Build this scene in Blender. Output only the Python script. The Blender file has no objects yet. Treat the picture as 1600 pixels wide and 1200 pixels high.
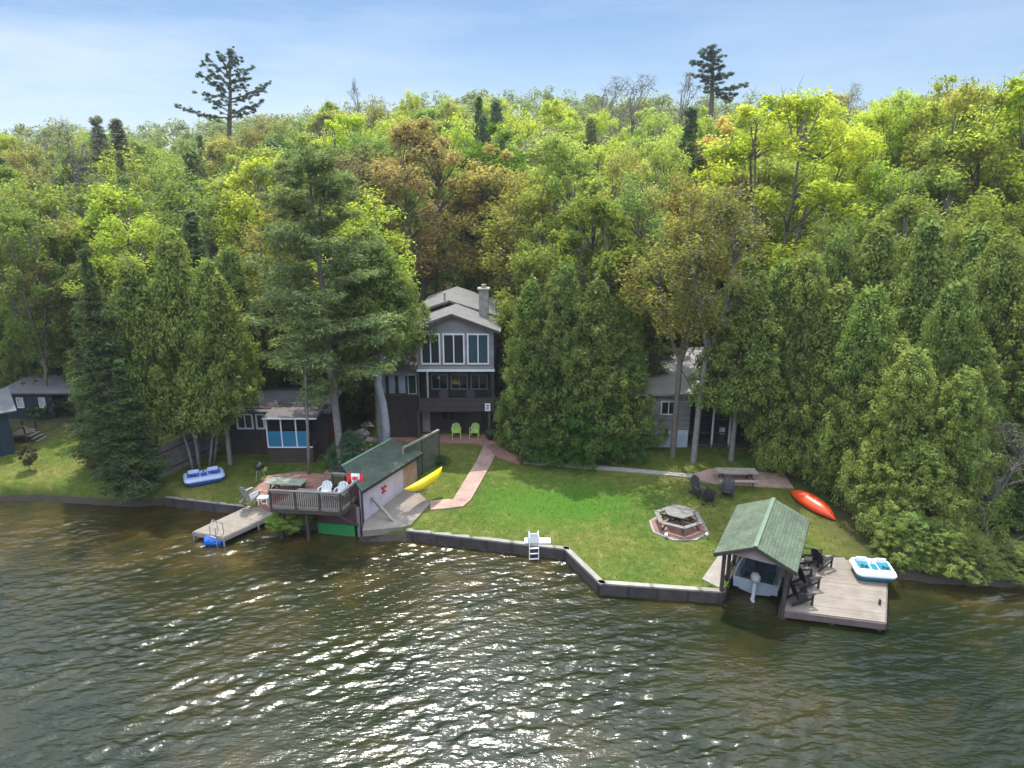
import bpy, math, random
import numpy as np
from mathutils import Vector, Matrix
R = math.radians
random.seed(7); rng = np.random.default_rng(7)
scene = bpy.context.scene
COL = scene.collection

# ---------------------------------------------------------------- camera
CAM_H, PITCH, FPX = 17.0, R(16.0), 1067.0        # photo is 1600 px wide
cam_d = bpy.data.cameras.new('camera'); cam = bpy.data.objects.new('camera', cam_d); COL.objects.link(cam)
cam_d.sensor_width = 36; cam_d.lens = 36 * FPX / 1600; cam_d.clip_start = 0.1; cam_d.clip_end = 3000
cam.location = (0, 0, CAM_H); cam.rotation_euler = (math.pi/2 - PITCH, 0, 0)
scene.camera = cam
# ---------------------------------------------------------------- light
SUN_EL, SUN_AZ = 65.0, -9.0                      # azimuth: degrees from +Y (away from camera) towards -X is negative
world = bpy.data.worlds.new('World'); scene.world = world; world.use_nodes = True
nt = world.node_tree; nt.nodes.clear()
wo = nt.nodes.new('ShaderNodeOutputWorld'); bg = nt.nodes.new('ShaderNodeBackground')
sky = nt.nodes.new('ShaderNodeTexSky'); sky.sky_type = 'NISHITA'; sky.sun_disc = False
sky.sun_elevation = R(SUN_EL); sky.sun_rotation = R(SUN_AZ); sky.air_density = 1.0; sky.dust_density = 0.25; sky.ozone_density = 6
bg.inputs[1].default_value = 0.075
# high broken cloud overhead and behind the viewer, well above the strip of clear sky
geo = nt.nodes.new('ShaderNodeTexCoord'); sep = nt.nodes.new('ShaderNodeSeparateXYZ'); nt.links.new(geo.outputs['Generated'], sep.inputs[0])
nz = nt.nodes.new('ShaderNodeTexNoise'); nz.inputs['Scale'].default_value = 2.6; nz.inputs['Detail'].default_value = 7
nt.links.new(geo.outputs['Generated'], nz.inputs['Vector'])
r1 = nt.nodes.new('ShaderNodeMapRange'); r1.inputs[1].default_value = .36; r1.inputs[2].default_value = .56
nt.links.new(nz.outputs['Fac'], r1.inputs[0])
r2 = nt.nodes.new('ShaderNodeMapRange'); r2.inputs[1].default_value = .32; r2.inputs[2].default_value = .52
nt.links.new(sep.outputs['Z'], r2.inputs[0])
mu = nt.nodes.new('ShaderNodeMath'); mu.operation = 'MULTIPLY'; nt.links.new(r1.outputs[0], mu.inputs[0]); nt.links.new(r2.outputs[0], mu.inputs[1])
mx = nt.nodes.new('ShaderNodeMixRGB'); nt.links.new(mu.outputs[0], mx.inputs[0]); nt.links.new(sky.outputs[0], mx.inputs[1]); mx.inputs[2].default_value = (30, 33, 38, 1)
# thin wisps low in the sky, thicker towards the left
vm = nt.nodes.new('ShaderNodeVectorMath'); vm.operation = 'MULTIPLY'; vm.inputs[1].default_value = (1.6, 1.6, 9); nt.links.new(geo.outputs['Generated'], vm.inputs[0])
nw = nt.nodes.new('ShaderNodeTexNoise'); nw.inputs['Scale'].default_value = 1.7; nw.inputs['Detail'].default_value = 6; nw.inputs['Roughness'].default_value = .62; nt.links.new(vm.outputs[0], nw.inputs['Vector'])
r3 = nt.nodes.new('ShaderNodeMapRange'); r3.inputs[1].default_value = .40; r3.inputs[2].default_value = .72; r3.inputs[4].default_value = .45; nt.links.new(nw.outputs['Fac'], r3.inputs[0])
r4 = nt.nodes.new('ShaderNodeMapRange'); r4.inputs[1].default_value = .20; r4.inputs[2].default_value = -.02; r4.inputs[3].default_value = .0; r4.inputs[4].default_value = .55; nt.links.new(sep.outputs['Z'], r4.inputs[0])
r5 = nt.nodes.new('ShaderNodeMapRange'); r5.inputs[1].default_value = .3; r5.inputs[2].default_value = -.6; r5.inputs[3].default_value = .55; r5.inputs[4].default_value = 1.25; nt.links.new(sep.outputs['X'], r5.inputs[0])
a1 = nt.nodes.new('ShaderNodeMath'); a1.operation = 'ADD'; nt.links.new(r3.outputs[0], a1.inputs[0]); nt.links.new(r4.outputs[0], a1.inputs[1])
a2 = nt.nodes.new('ShaderNodeMath'); a2.operation = 'MULTIPLY'; a2.use_clamp = True; nt.links.new(a1.outputs[0], a2.inputs[0]); nt.links.new(r5.outputs[0], a2.inputs[1])
mw = nt.nodes.new('ShaderNodeMixRGB'); nt.links.new(a2.outputs[0], mw.inputs[0]); nt.links.new(mx.outputs[0], mw.inputs[1]); mw.inputs[2].default_value = (7.2, 8.2, 9.6, 1)
nt.links.new(mw.outputs[0], bg.inputs[0]); nt.links.new(bg.outputs[0], wo.inputs[0])
sun_d = bpy.data.lights.new('sun', 'SUN'); sun_d.energy = 4.2; sun_d.angle = R(0.6); sun_d.color = (1, .95, .86)
sun = bpy.data.objects.new('sun', sun_d); COL.objects.link(sun)
sd = Vector((math.sin(R(SUN_AZ))*math.cos(R(SUN_EL)), math.cos(R(SUN_AZ))*math.cos(R(SUN_EL)), math.sin(R(SUN_EL))))
sun.rotation_euler = sd.to_track_quat('Z', 'Y').to_euler(); sun.location = sd*200
scene.view_settings.view_transform = 'Standard'; scene.view_settings.look = 'None'
scene.view_settings.exposure = 0.66; scene.view_settings.gamma = 1
scene.cycles.max_bounces = 6; scene.cycles.diffuse_bounces = 3; scene.cycles.glossy_bounces = 3; scene.cycles.transmission_bounces = 4
scene.cycles.sample_clamp_indirect = 6

# ---------------------------------------------------------------- photo pixel -> world
cP, sP = math.cos(PITCH), math.sin(PITCH)
def ray(px, py):
    u = (px-800)/FPX; v = (600-py)/FPX
    return Vector((u, cP+v*sP, -sP+v*cP))
def P(px, py, z=0.0):
    d = ray(px, py); t = (z-CAM_H)/d.z
    return Vector((d.x*t, d.y*t, z))
def A(px, py, Y):
    d = ray(px, py); t = Y/d.y
    return Vector((d.x*t, Y, CAM_H+d.z*t))
def proj(v):
    d = v.y*cP - (v.z-CAM_H)*sP; up = v.y*sP + (v.z-CAM_H)*cP
    return 800+v.x/d*FPX, 600-up/d*FPX
def terr(x, y):                                    # ground height on land (numpy friendly)
    x = np.asarray(x, float); y = np.asarray(y, float)
    h = np.interp(y, [-50, 28, 31, 42, 46, 60, 100, 180, 300, 600], [.5, .5, .6, 1.4, 1.9, 4.6, 12, 25, 33, 30])
    side = np.interp(x/np.maximum(y, 1), [-.9, -.55, -.35, -.2, .1, .45, .9], [.70, .72, .88, .97, 1.0, 1.03, 1.05])
    k = np.clip((y-45)/10, 0, 1)
    bump = k*(.25*np.sin(x*.31+y*.17)+.3*np.sin(y*.23-x*.12)+1.2*k*np.sin(x*.045+1.3)*np.clip((y-60)/60, 0, 1))
    return h*(1+(side-1)*k)+bump
def G(px, py, lift=0.0):                           # photo pixel -> point on the sloping ground
    z = .5
    for _ in range(12):
        p = P(px, py, z); z = float(terr(p.x, p.y))
    p.z = z+lift; return p

# ---------------------------------------------------------------- materials
def newmat(name):
    m = bpy.data.materials.new(name); m.use_nodes = True
    n = m.node_tree.nodes; n.clear()
    return m, m.node_tree, n
def N(t, kind, **kw):
    n = t.nodes.new('ShaderNode'+kind)
    for k, v in kw.items():
        if k.startswith('i_'):
            n.inputs[k[2:].replace('_', ' ')].default_value = v
        else: setattr(n, k, v)
    return n
def ramp(t, fac, stops):
    r = N(t, 'ValToRGB'); e = r.color_ramp.elements
    while len(e) > 1: e.remove(e[-1])
    e[0].position = stops[0][0]; e[0].color = (*stops[0][1], 1)
    for p, c in stops[1:]:
        q = e.new(p); q.color = (*c, 1)
    t.links.new(fac, r.inputs[0]); return r.outputs[0]
def noise(t, scale, detail=5, vec=None, rough=.55):
    n = N(t, 'TexNoise'); n.inputs['Scale'].default_value = scale; n.inputs['Detail'].default_value = detail; n.inputs['Roughness'].default_value = rough
    if vec is None:
        tc = N(t, 'NewGeometry'); vec = tc.outputs['Position']
    t.links.new(vec, n.inputs['Vector']); return n.outputs['Fac']
def mixc(t, f, a, b, mode='MIX'):
    m = N(t, 'MixRGB', blend_type=mode)
    for i, x in ((0, f), (1, a), (2, b)):
        if isinstance(x, (int, float)): m.inputs[i].default_value = x
        elif isinstance(x, tuple): m.inputs[i].default_value = (*x, 1)
        else: t.links.new(x, m.inputs[i])
    return m.outputs[0]
MATS = {}
def mat(name, col, rough=.8, var=.25, scale=3.0, bump=.15, metal=0, stripes=None, col2=None):
    """weathered plain surface; stripes = (axis, per metre) board or siding joints"""
    if name in MATS: return MATS[name]
    m, t, n = newmat(name)
    out = N(t, 'OutputMaterial'); b = N(t, 'BsdfPrincipled'); t.links.new(b.outputs[0], out.inputs[0])
    b.inputs['Roughness'].default_value = rough; b.inputs['Metallic'].default_value = metal
    dark = tuple(c*(1-var) for c in col); light = tuple(min(1, c*(1+var)) for c in (col2 or col))
    f1 = noise(t, scale, 6); f2 = noise(t, scale*9, 3)
    c = ramp(t, f1, [(.3, dark), (.7, light)])
    c = mixc(t, .35*min(1, var*3), c, ramp(t, f2, [(.3, tuple(x*.6 for x in col)), (.7, tuple(min(1, x*1.3) for x in col))]))
    hgt = f2
    if stripes:
        g = N(t, 'NewGeometry'); s = N(t, 'SeparateXYZ'); t.links.new(g.outputs['Position'], s.inputs[0])
        mm = N(t, 'Math', operation='MULTIPLY'); mm.inputs[1].default_value = stripes[1]; t.links.new(s.outputs['XYZ'.index(stripes[0])], mm.inputs[0])
        fr = N(t, 'Math', operation='FRACT'); t.links.new(mm.outputs[0], fr.inputs[0])
        rr = ramp(t, fr.outputs[0], [(0, (.45,)*3), (.1, (1,)*3), (.93, (1,)*3), (1, (.45,)*3)])
        c = mixc(t, 1.0, c, rr, 'MULTIPLY')
        fl = N(t, 'Math', operation='FLOOR'); t.links.new(mm.outputs[0], fl.inputs[0])
        wn = N(t, 'TexWhiteNoise', noise_dimensions='1D'); t.links.new(fl.outputs[0], wn.inputs['W'])
        c = mixc(t, 1.0, c, ramp(t, wn.outputs['Value'], [(0, (.82,)*3), (1, (1.1,)*3)]), 'MULTIPLY')
    t.links.new(c, b.inputs['Base Color'])
    if bump:
        bp = N(t, 'Bump'); bp.inputs['Strength'].default_value = bump; bp.inputs['Distance'].default_value = .02
        t.links.new(hgt, bp.inputs['Height']); t.links.new(bp.outputs[0], b.inputs['Normal'])
    MATS[name] = m; return m
def brickmat(name, a, b_, mortar, sx, rot=0, rough=.85, offset=.5, size=(.5, .25), mort=.02):
    if name in MATS: return MATS[name]
    m, t, n = newmat(name)
    out = N(t, 'OutputMaterial'); b = N(t, 'BsdfPrincipled'); t.links.new(b.outputs[0], out.inputs[0]); b.inputs['Roughness'].default_value = rough
    tc = N(t, 'TexCoord'); mp = N(t, 'Mapping'); mp.inputs['Rotation'].default_value = (0, 0, rot)
    t.links.new(tc.outputs['UV' if name.startswith('shingle') else 'Object'], mp.inputs[0])
    br = N(t, 'TexBrick'); br.offset = offset; br.inputs['Scale'].default_value = sx; br.inputs['Color1'].default_value = (*a, 1); br.inputs['Color2'].default_value = (*b_, 1)
    br.inputs['Mortar'].default_value = (*mortar, 1); br.inputs['Mortar Size'].default_value = mort; br.inputs['Brick Width'].default_value = size[0]; br.inputs['Row Height'].default_value = size[1]
    t.links.new(mp.outputs[0], br.inputs[0])
    f = noise(t, 1.2, 6); f2 = noise(t, 14, 3)
    c = mixc(t, 1.0, br.outputs[0], ramp(t, f, [(.25, (.62, .62, .66)), (.75, (1.25, 1.2, 1.1))]), 'MULTIPLY')
    c = mixc(t, 1.0, c, ramp(t, f2, [(.25, (.75,)*3), (.75, (1.15,)*3)]), 'MULTIPLY')
    t.links.new(c, b.inputs['Base Color'])
    bp = N(t, 'Bump'); bp.inputs['Strength'].default_value = .3; bp.inputs['Distance'].default_value = .015
    t.links.new(br.outputs['Fac'], bp.inputs['Height']); bp.invert = True; t.links.new(bp.outputs[0], b.inputs['Normal'])
    MATS[name] = m; return m
def leafmat(name, trans=.38, hue=.03, fs=5.0):
    m, t, n = newmat(name)
    out = N(t, 'OutputMaterial'); oi = N(t, 'ObjectInfo')
    g = N(t, 'NewGeometry')
    f1 = noise(t, .55, 3); f2 = noise(t, fs, 2)
    hs = N(t, 'HueSaturation')
    mr = N(t, 'MapRange'); mr.inputs[1].default_value = .3; mr.inputs[2].default_value = .7; mr.inputs[3].default_value = .5-hue; mr.inputs[4].default_value = .5+hue*.7
    t.links.new(f1, mr.inputs[0]); t.links.new(mr.outputs[0], hs.inputs['Hue'])
    wn = N(t, 'MapRange'); wn.inputs[1].default_value = .25; wn.inputs[2].default_value = .75; wn.inputs[3].default_value = .6; wn.inputs[4].default_value = 1.4
    t.links.new(f2, wn.inputs[0]); t.links.new(wn.outputs[0], hs.inputs['Value'])
    t.links.new(oi.outputs['Color'], hs.inputs['Color'])
    d = N(t, 'BsdfDiffuse'); tr = N(t, 'BsdfTranslucent'); mxs = N(t, 'MixShader'); mxs.inputs[0].default_value = trans
    t.links.new(hs.outputs[0], d.inputs[0])
    tc = mixc(t, 1.0, hs.outputs[0], (1.4, 1.4, .9), 'MULTIPLY'); t.links.new(tc, tr.inputs[0])
    t.links.new(d.outputs[0], mxs.inputs[1]); t.links.new(tr.outputs[0], mxs.inputs[2]); t.links.new(mxs.outputs[0], out.inputs[0])
    return m
M_LEAF = leafmat('spring_leaves', .52, .018); M_NEEDLE = leafmat('conifer_needles', .28, .02); M_CEDAR = leafmat('cedar_sprays', .32, .022, 2.6)
M_BARK = mat('bark', (.13, .11, .09), .95, .35, 4, .6)
M_BARKG = mat('grey_bark', (.19, .175, .16), .95, .3, 4, .6)
M_BIRCH = mat('birch_bark', (.55, .53, .50), .8, .35, 3, .3)
M_DEAD = mat('dead_wood', (.20, .185, .175), .95, .25, 5, .4)
# ---------------------------------------------------------------- mesh building
ORG = {}
def rotm(rz): return Matrix.Rotation(rz, 3, 'Z')
class MB:
    def __init__(s): s.v = []; s.f = []
    def add(s, vs, fs):
        k = len(s.v); s.v += [tuple(v) for v in vs]; s.f += [tuple(i+k for i in f) for f in fs]; return s
    def box(s, c, d, rz=0, m=None):
        c = Vector(c); h = Vector(d)/2; rot = m or rotm(rz)
        vs = [c+rot@Vector((x*h.x, y*h.y, z*h.z)) for z in (-1, 1) for y in (-1, 1) for x in (-1, 1)]
        return s.add(vs, [(0, 2, 3, 1), (4, 5, 7, 6), (0, 1, 5, 4), (2, 6, 7, 3), (0, 4, 6, 2), (1, 3, 7, 5)])
    def beam(s, p, q, w, h=None, up=(0, 0, 1)):
        p = Vector(p); q = Vector(q); h = h or w; d = q-p
        x = d.normalized(); u = Vector(up)
        if abs(x.dot(u)) > .97: u = Vector((0, 1, 0))
        y = u.cross(x).normalized(); z = x.cross(y)
        return s.box((p+q)/2, (d.length, w, h), m=Matrix((x, y, z)).transposed())
    def tube(s, pts, rad, n=6, cap=True):
        pts = [Vector(p) for p in pts]; rings = []; vs = []
        if not isinstance(rad, (list, tuple)): rad = [rad]*len(pts)
        ref = None
        for i, p in enumerate(pts):
            d = (pts[min(i+1, len(pts)-1)]-pts[max(i-1, 0)]).normalized()
            if ref is None:
                ref = d.orthogonal().normalized()
            a = (ref-d*ref.dot(d)).normalized(); b = d.cross(a); ref = a
            for k in range(n):
                t = 2*math.pi*k/n; vs.append(p+(a*math.cos(t)+b*math.sin(t))*rad[i])
        fs = []
        for i in range(len(pts)-1):
            for k in range(n):
                k2 = (k+1) % n; fs.append((i*n+k, i*n+k2, (i+1)*n+k2, (i+1)*n+k))
        if cap: fs += [tuple(range(n))[::-1], tuple((len(pts)-1)*n+k for k in range(n))]
        return s.add(vs, fs)
    def cyl(s, c, r, h, n=12, r2=None):
        c = Vector(c); return s.tube([c, c+Vector((0, 0, h))], [r, r if r2 is None else r2], n)
    def prism(s, poly, z0, z1):            # vertical prism, poly list of (x,y); z may be callables/lists
        n = len(poly); f = lambda z, i: z[i] if isinstance(z, (list, tuple)) else z
        vs = [(p[0], p[1], f(z0, i)) for i, p in enumerate(poly)]+[(p[0], p[1], f(z1, i)) for i, p in enumerate(poly)]
        a = sum(poly[i][0]*poly[(i+1) % n][1]-poly[(i+1) % n][0]*poly[i][1] for i in range(n))
        fs = [tuple(range(n))[::-1], tuple(range(n, 2*n))]+[(i, (i+1) % n, n+(i+1) % n, n+i) for i in range(n)]
        if a < 0: fs = [x[::-1] for x in fs]
        return s.add(vs, fs)
    def slab(s, quad, th):                 # thick sheet under a (possibly tilted) quad
        q = [Vector(p) for p in quad]; nrm = (q[1]-q[0]).cross(q[3]-q[0]).normalized()
        if nrm.z < 0: q = q[::-1]; nrm = -nrm
        n = len(q); vs = q+[p-nrm*th for p in q]
        return s.add(vs, [tuple(range(n)), tuple(range(2*n-1, n-1, -1))]+[(i, n+i, n+(i+1) % n, (i+1) % n) for i in range(n)])
    def ell(s, c, r, n=10, m=6, jit=0, sd=0, rot=None):
        rr = random.Random(sd); c = Vector(c); vs = []; fs = []
        for i in range(m+1):
            th = math.pi*i/m
            for k in range(n):
                ph = 2*math.pi*k/n; j = 1+jit*(rr.random()-.5)
                p = Vector((r[0]*math.sin(th)*math.cos(ph)*j, r[1]*math.sin(th)*math.sin(ph)*j, r[2]*math.cos(th)*j))
                vs.append(c+(rot@p if rot else p))
        for i in range(m):
            for k in range(n):
                k2 = (k+1) % n; fs.append((i*n+k, (i+1)*n+k, (i+1)*n+k2, i*n+k2))
        return s.add(vs, fs)
    def loft(s, secs, close=True):         # list of equal-length closed rings
        n = len(secs[0]); vs = [p for r in secs for p in r]; fs = []
        for i in range(len(secs)-1):
            for k in range(n):
                k2 = (k+1) % n; fs.append((i*n+k, i*n+k2, (i+1)*n+k2, (i+1)*n+k))
        if close: fs += [tuple(range(n))[::-1], tuple((len(secs)-1)*n+k for k in range(n))]
        return s.add(vs, fs)
    def build(s, name, m, parent=None, world=False, smooth=False, label=None, cat=None, bevel=0):
        o0 = ORG.get(parent.name, Vector((0, 0, 0))) if (parent and world) else Vector((0, 0, 0))
        me = bpy.data.meshes.new(name)
        me.from_pydata([(v[0]-o0.x, v[1]-o0.y, v[2]-o0.z) for v in s.v], [], s.f)
        me.materials.append(m)
        if smooth: me.polygons.foreach_set('use_smooth', [True]*len(me.polygons))
        me.update()
        o = bpy.data.objects.new(name, me); COL.objects.link(o)
        if parent: o.parent = parent; ORG[o.name] = ORG.get(parent.name, Vector((0, 0, 0)))
        if label: o['label'] = label
        if cat: o['category'] = cat
        if bevel:
            b = o.modifiers.new('bevel', 'BEVEL'); b.width = bevel; b.segments = 2
        return o
def thing(name, label, cat, loc=(0, 0, 0), rz=0, group=None):
    o = bpy.data.objects.new(name, None); COL.objects.link(o); o.empty_display_size = .3
    o.location = loc; o.rotation_euler = (0, 0, rz); o['label'] = label; o['category'] = cat; ORG[o.name] = Vector(loc)
    if group: o['group'] = group
    return o
def tag(o, label, cat, group=None):
    o['label'] = label; o['category'] = cat
    if group: o['group'] = group
    return o
def dup(root, loc, rz, label=None, scale=None):
    def cp(o, par):
        c = o.copy(); COL.objects.link(c)
        if par: c.parent = par
        for ch in list(o.children): cp(ch, c)
        return c
    r = cp(root, None); r.location = loc; r.rotation_euler = (0, 0, rz)
    if label: r['label'] = label
    if scale: r.scale = scale
    return r
def uvplane(o, udir, vdir):
    """UVs in metres along two directions (for shingles)"""
    me = o.data; uv = me.uv_layers.new(name='UVMap'); u = Vector(udir); v = Vector(vdir)
    for l in me.loops:
        c = me.vertices[l.vertex_index].co; uv.data[l.index].uv = (c.dot(u), c.dot(v))
# ---------------------------------------------------------------- shoreline and terrain
X3 = lambda *a: Vector(a)
AX = Vector((.47, .883, 0)); AXP = Vector((.883, -.47, 0))            # boat slip axis and across
SF = Vector((8.9, 25.45, 0)); SLW, SLL = 2.4, 4.7                       # slip front-left corner, width, length
shore = [P(-500, 768, .5), P(0, 771, .5), P(60, 769, .5), P(130, 774, .5), P(200, 778, .5), P(262, 776, .5), P(385, 790, .5), P(432, 800, .5),
         X3(-10.6, 31.9, 0), X3(-9.6, 32.3, 0), X3(-7.4, 31.6, 0), P(566, 836, .3), P(640, 829, .5), P(885, 858, .5), P(940, 911, .5), SF+AXP*-.1,
         SF+AX*SLL, SF+AX*SLL+AXP*(SLW+.3), P(1290, 866, .5), P(1395, 888, .5), P(1480, 898, .5), P(1600, 903, .5), P(1800, 930, .5), P(2200, 980, .5)]
SH = np.array([(p.x, p.y) for p in shore])
LAND = np.vstack([SH, [(400, 20), (400, 700), (-400, 700), (-400, SH[0, 1])]])
def inside(px, py):
    r = np.zeros(px.shape, bool); n = len(LAND)
    for i in range(n):
        x1, y1 = LAND[i]; x2, y2 = LAND[(i+1) % n]
        c = ((y1 > py) != (y2 > py)); xi = (x2-x1)*(py-y1)/((y2-y1) if y2 != y1 else 1e-9)+x1
        r ^= c & (px < xi)
    return r
def shdist(px, py):
    d = np.full(px.shape, 1e9)
    for i in range(len(SH)-1):
        a = SH[i]; b = SH[i+1]-a; t = np.clip(((px-a[0])*b[0]+(py-a[1])*b[1])/(b@b), 0, 1)
        d = np.minimum(d, np.hypot(px-a[0]-t*b[0], py-a[1]-t*b[1]))
    return d
def gridmesh(name, xs, ys, zf, m):
    Xg, Yg = np.meshgrid(xs, ys); Z = zf(Xg, Yg); nx, ny = len(xs), len(ys)
    co = np.stack([Xg, Yg, Z], -1).reshape(-1, 3)
    i = np.arange(nx*ny).reshape(ny, nx); q = np.stack([i[:-1, :-1], i[:-1, 1:], i[1:, 1:], i[1:, :-1]], -1).reshape(-1, 4)
    return npmesh(name, co, q, m, True)
def npmesh(name, co, q, m, smooth=False):
    me = bpy.data.meshes.new(name); k = q.shape[1]
    me.vertices.add(len(co)); me.vertices.foreach_set('co', co.astype(np.float32).ravel())
    me.loops.add(q.size); me.loops.foreach_set('vertex_index', q.astype(np.int32).ravel())
    me.polygons.add(len(q)); me.polygons.foreach_set('loop_start', np.arange(0, q.size, k, dtype=np.int32))
    try: me.polygons.foreach_set('loop_total', np.full(len(q), k, dtype=np.int32))
    except Exception: pass
    if smooth: me.polygons.foreach_set('use_smooth', np.ones(len(q), bool))
    me.update(calc_edges=True); me.validate()
    if m: me.materials.append(m)
    return me
def link(me, name, parent=None):
    o = bpy.data.objects.new(name, me); COL.objects.link(o)
    if parent: o.parent = parent
    return o
def landz(x, y):
    ins = inside(x, y); d = shdist(x, y); sd_ = np.where(ins, d, -d)
    nat = (x < -18.5) | (x > 17.0)
    k = np.where(nat, np.clip((sd_+.35)/.7, 0, 1), np.clip((sd_+.22)/.2, 0, 1))
    k = k*k*(3-2*k)
    rough = np.where(nat, .12*np.sin(x*5.1)*np.sin(y*4.3+x)*np.exp(-np.abs(sd_)*1.5), 0)
    return terr(x, y)*k+(1-k)*np.interp(sd_, [-12, -3, 0], [-2.5, -1.2, -.5])+rough
def graded(lo, a, b, hi, step, grow=1.12):
    r = list(np.arange(a, b+1e-6, step)); s = step; x = a
    left = []
    while x > lo: s *= grow; x -= s; left.append(x)
    s = step; x = r[-1]; right = []
    while x < hi: s *= grow; x += s; right.append(x)
    return np.array(left[::-1]+r+right)
# ground material: mown grass near the shore, leaf litter under the wood
m, t, n = newmat('ground'); out = N(t, 'OutputMaterial'); b = N(t, 'BsdfPrincipled'); t.links.new(b.outputs[0], out.inputs[0]); b.inputs['Roughness'].default_value = .95
b.inputs['Specular IOR Level'].default_value = .15
f1 = noise(t, .24, 6); f2 = noise(t, 2.3, 6, rough=.7); f3 = noise(t, 22, 4, rough=.8)
grass = ramp(t, f1, [(.36, (.038, .095, .009)), (.47, (.072, .118, .014)), (.56, (.13, .14, .028)), (.66, (.22, .18, .055))])
grass = mixc(t, .55, grass, ramp(t, f2, [(.3, (.04, .075, .010)), (.5, (.09, .115, .020)), (.70, (.24, .20, .075))]))
grass = mixc(t, 1.0, grass, ramp(t, f3, [(.25, (.55,)*3), (.75, (1.4,)*3)]), 'MULTIPLY')
g = N(t, 'NewGeometry'); sx = N(t, 'SeparateXYZ'); t.links.new(g.outputs['Position'], sx.inputs[0])
# vivid green mid-lawn patch: tree shade painted into the grass colour
vd = N(t, 'VectorMath', operation='DISTANCE'); vd.inputs[1].default_value = (2.4, 33.6, .8)
sc_ = N(t, 'VectorMath', operation='MULTIPLY'); sc_.inputs[1].default_value = (.55, 1, 1); t.links.new(g.outputs['Position'], sc_.inputs[0])
vd.inputs[1].default_value = (2.4*.55, 33.4, .8); t.links.new(sc_.outputs[0], vd.inputs[0])
ad = N(t, 'Math', operation='MULTIPLY_ADD'); ad.inputs[1].default_value = 3.0; t.links.new(f2, ad.inputs[0]); t.links.new(vd.outputs['Value'], ad.inputs[2])
mr = N(t, 'MapRange'); mr.inputs[1].default_value = 2.6; mr.inputs[2].default_value = 4.6; mr.inputs[3].default_value = .85; mr.inputs[4].default_value = 0; t.links.new(ad.outputs[0], mr.inputs[0])
grass = mixc(t, mr.outputs[0], grass, mixc(t, 1.0, (.045, .135, .010), ramp(t, f3, [(.25, (.6,)*3), (.75, (1.35,)*3)]), 'MULTIPLY'))
lit = ramp(t, f2, [(.3, (.035, .028, .015)), (.5, (.06, .055, .022)), (.7, (.085, .10, .03))])
ml = N(t, 'MapRange'); ml.inputs[1].default_value = 15.5; ml.inputs[2].default_value = 18.5
ad = N(t, 'Math', operation='MULTIPLY_ADD'); ad.inputs[1].default_value = 2.0; t.links.new(f2, ad.inputs[0]); t.links.new(sx.outputs['X'], ad.inputs[2]); t.links.new(ad.outputs[0], ml.inputs[0])
grass = mixc(t, ml.outputs[0], grass, ramp(t, f2, [(.3, (.035, .028, .015)), (.5, (.06, .055, .022)), (.7, (.075, .08, .03))]))
mr = N(t, 'MapRange'); mr.inputs[1].default_value = 42.5; mr.inputs[2].default_value = 45.5
ad = N(t, 'Math', operation='MULTIPLY_ADD'); ad.inputs[1].default_value = 3; t.links.new(f1, ad.inputs[0]); t.links.new(sx.outputs['Y'], ad.inputs[2]); t.links.new(ad.outputs[0], mr.inputs[0])
c = mixc(t, mr.outputs[0], grass, lit)
mz = N(t, 'MapRange'); mz.inputs[1].default_value = .30; mz.inputs[2].default_value = .42; t.links.new(sx.outputs['Z'], mz.inputs[0])
c = mixc(t, mz.outputs[0], ramp(t, f3, [(.3, (.03, .025, .02)), (.7, (.12, .10, .08))]), c)
t.links.new(c, b.inputs['Base Color'])
bp = N(t, 'Bump'); bp.inputs['Strength'].default_value = .8; bp.inputs['Distance'].default_value = .06; t.links.new(f3, bp.inputs['Height']); t.links.new(bp.outputs[0], b.inputs['Normal'])
M_GROUND = m
xs = graded(-420, -34, 36, 420, .22); ys = graded(10, 22, 48, 640, .22, 1.07)
ground = link(gridmesh('ground', xs, ys, landz, M_GROUND), 'ground'); ground['kind'] = 'structure'

# ---------------------------------------------------------------- water
m, t, n = newmat('lake_water'); out = N(t, 'OutputMaterial'); b = N(t, 'BsdfPrincipled'); t.links.new(b.outputs[0], out.inputs[0])
b.inputs['Roughness'].default_value = .20; b.inputs['IOR'].default_value = 1.333; b.inputs['Specular IOR Level'].default_value = .8
f1 = noise(t, .16, 4); f2 = noise(t, .5, 5)
deep = ramp(t, f1, [(.36, (.005, .010, .004)), (.5, (.013, .018, .004)), (.62, (.032, .026, .006))])
deep = mixc(t, .4, deep, ramp(t, f2, [(.35, (.004, .008, .003)), (.55, (.010, .015, .004)), (.7, (.036, .026, .005))]))
g = N(t, 'NewGeometry'); sx = N(t, 'SeparateXYZ'); t.links.new(g.outputs['Position'], sx.inputs[0])
ad = N(t, 'Math', operation='MULTIPLY_ADD'); ad.inputs[1].default_value = 4; t.links.new(f2, ad.inputs[0]); t.links.new(sx.outputs['Y'], ad.inputs[2])
mr = N(t, 'MapRange'); mr.inputs[1].default_value = 25.5; mr.inputs[2].default_value = 33; mr.inputs[4].default_value = .6; t.links.new(ad.outputs[0], mr.inputs[0])
shal = ramp(t, f2, [(.35, (.020, .020, .006)), (.6, (.065, .044, .011)), (.75, (.10, .07, .022))])
t.links.new(mixc(t, mr.outputs[0], deep, shal), b.inputs['Base Color'])
mp = N(t, 'Mapping'); mp.inputs['Rotation'].default_value = (0, 0, R(-22)); mp.inputs['Scale'].default_value = (1.0, 2.3, 1); t.links.new(g.outputs['Position'], mp.inputs[0])
w1 = noise(t, 3.4, 3, mp.outputs[0], .5)
bp = N(t, 'Bump'); bp.inputs['Strength'].default_value = .6; bp.inputs['Distance'].default_value = .05; t.links.new(w1, bp.inputs['Height']); t.links.new(bp.outputs[0], b.inputs['Normal'])
M_WATER = m
wr = np.random.default_rng(3); waves = []
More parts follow.
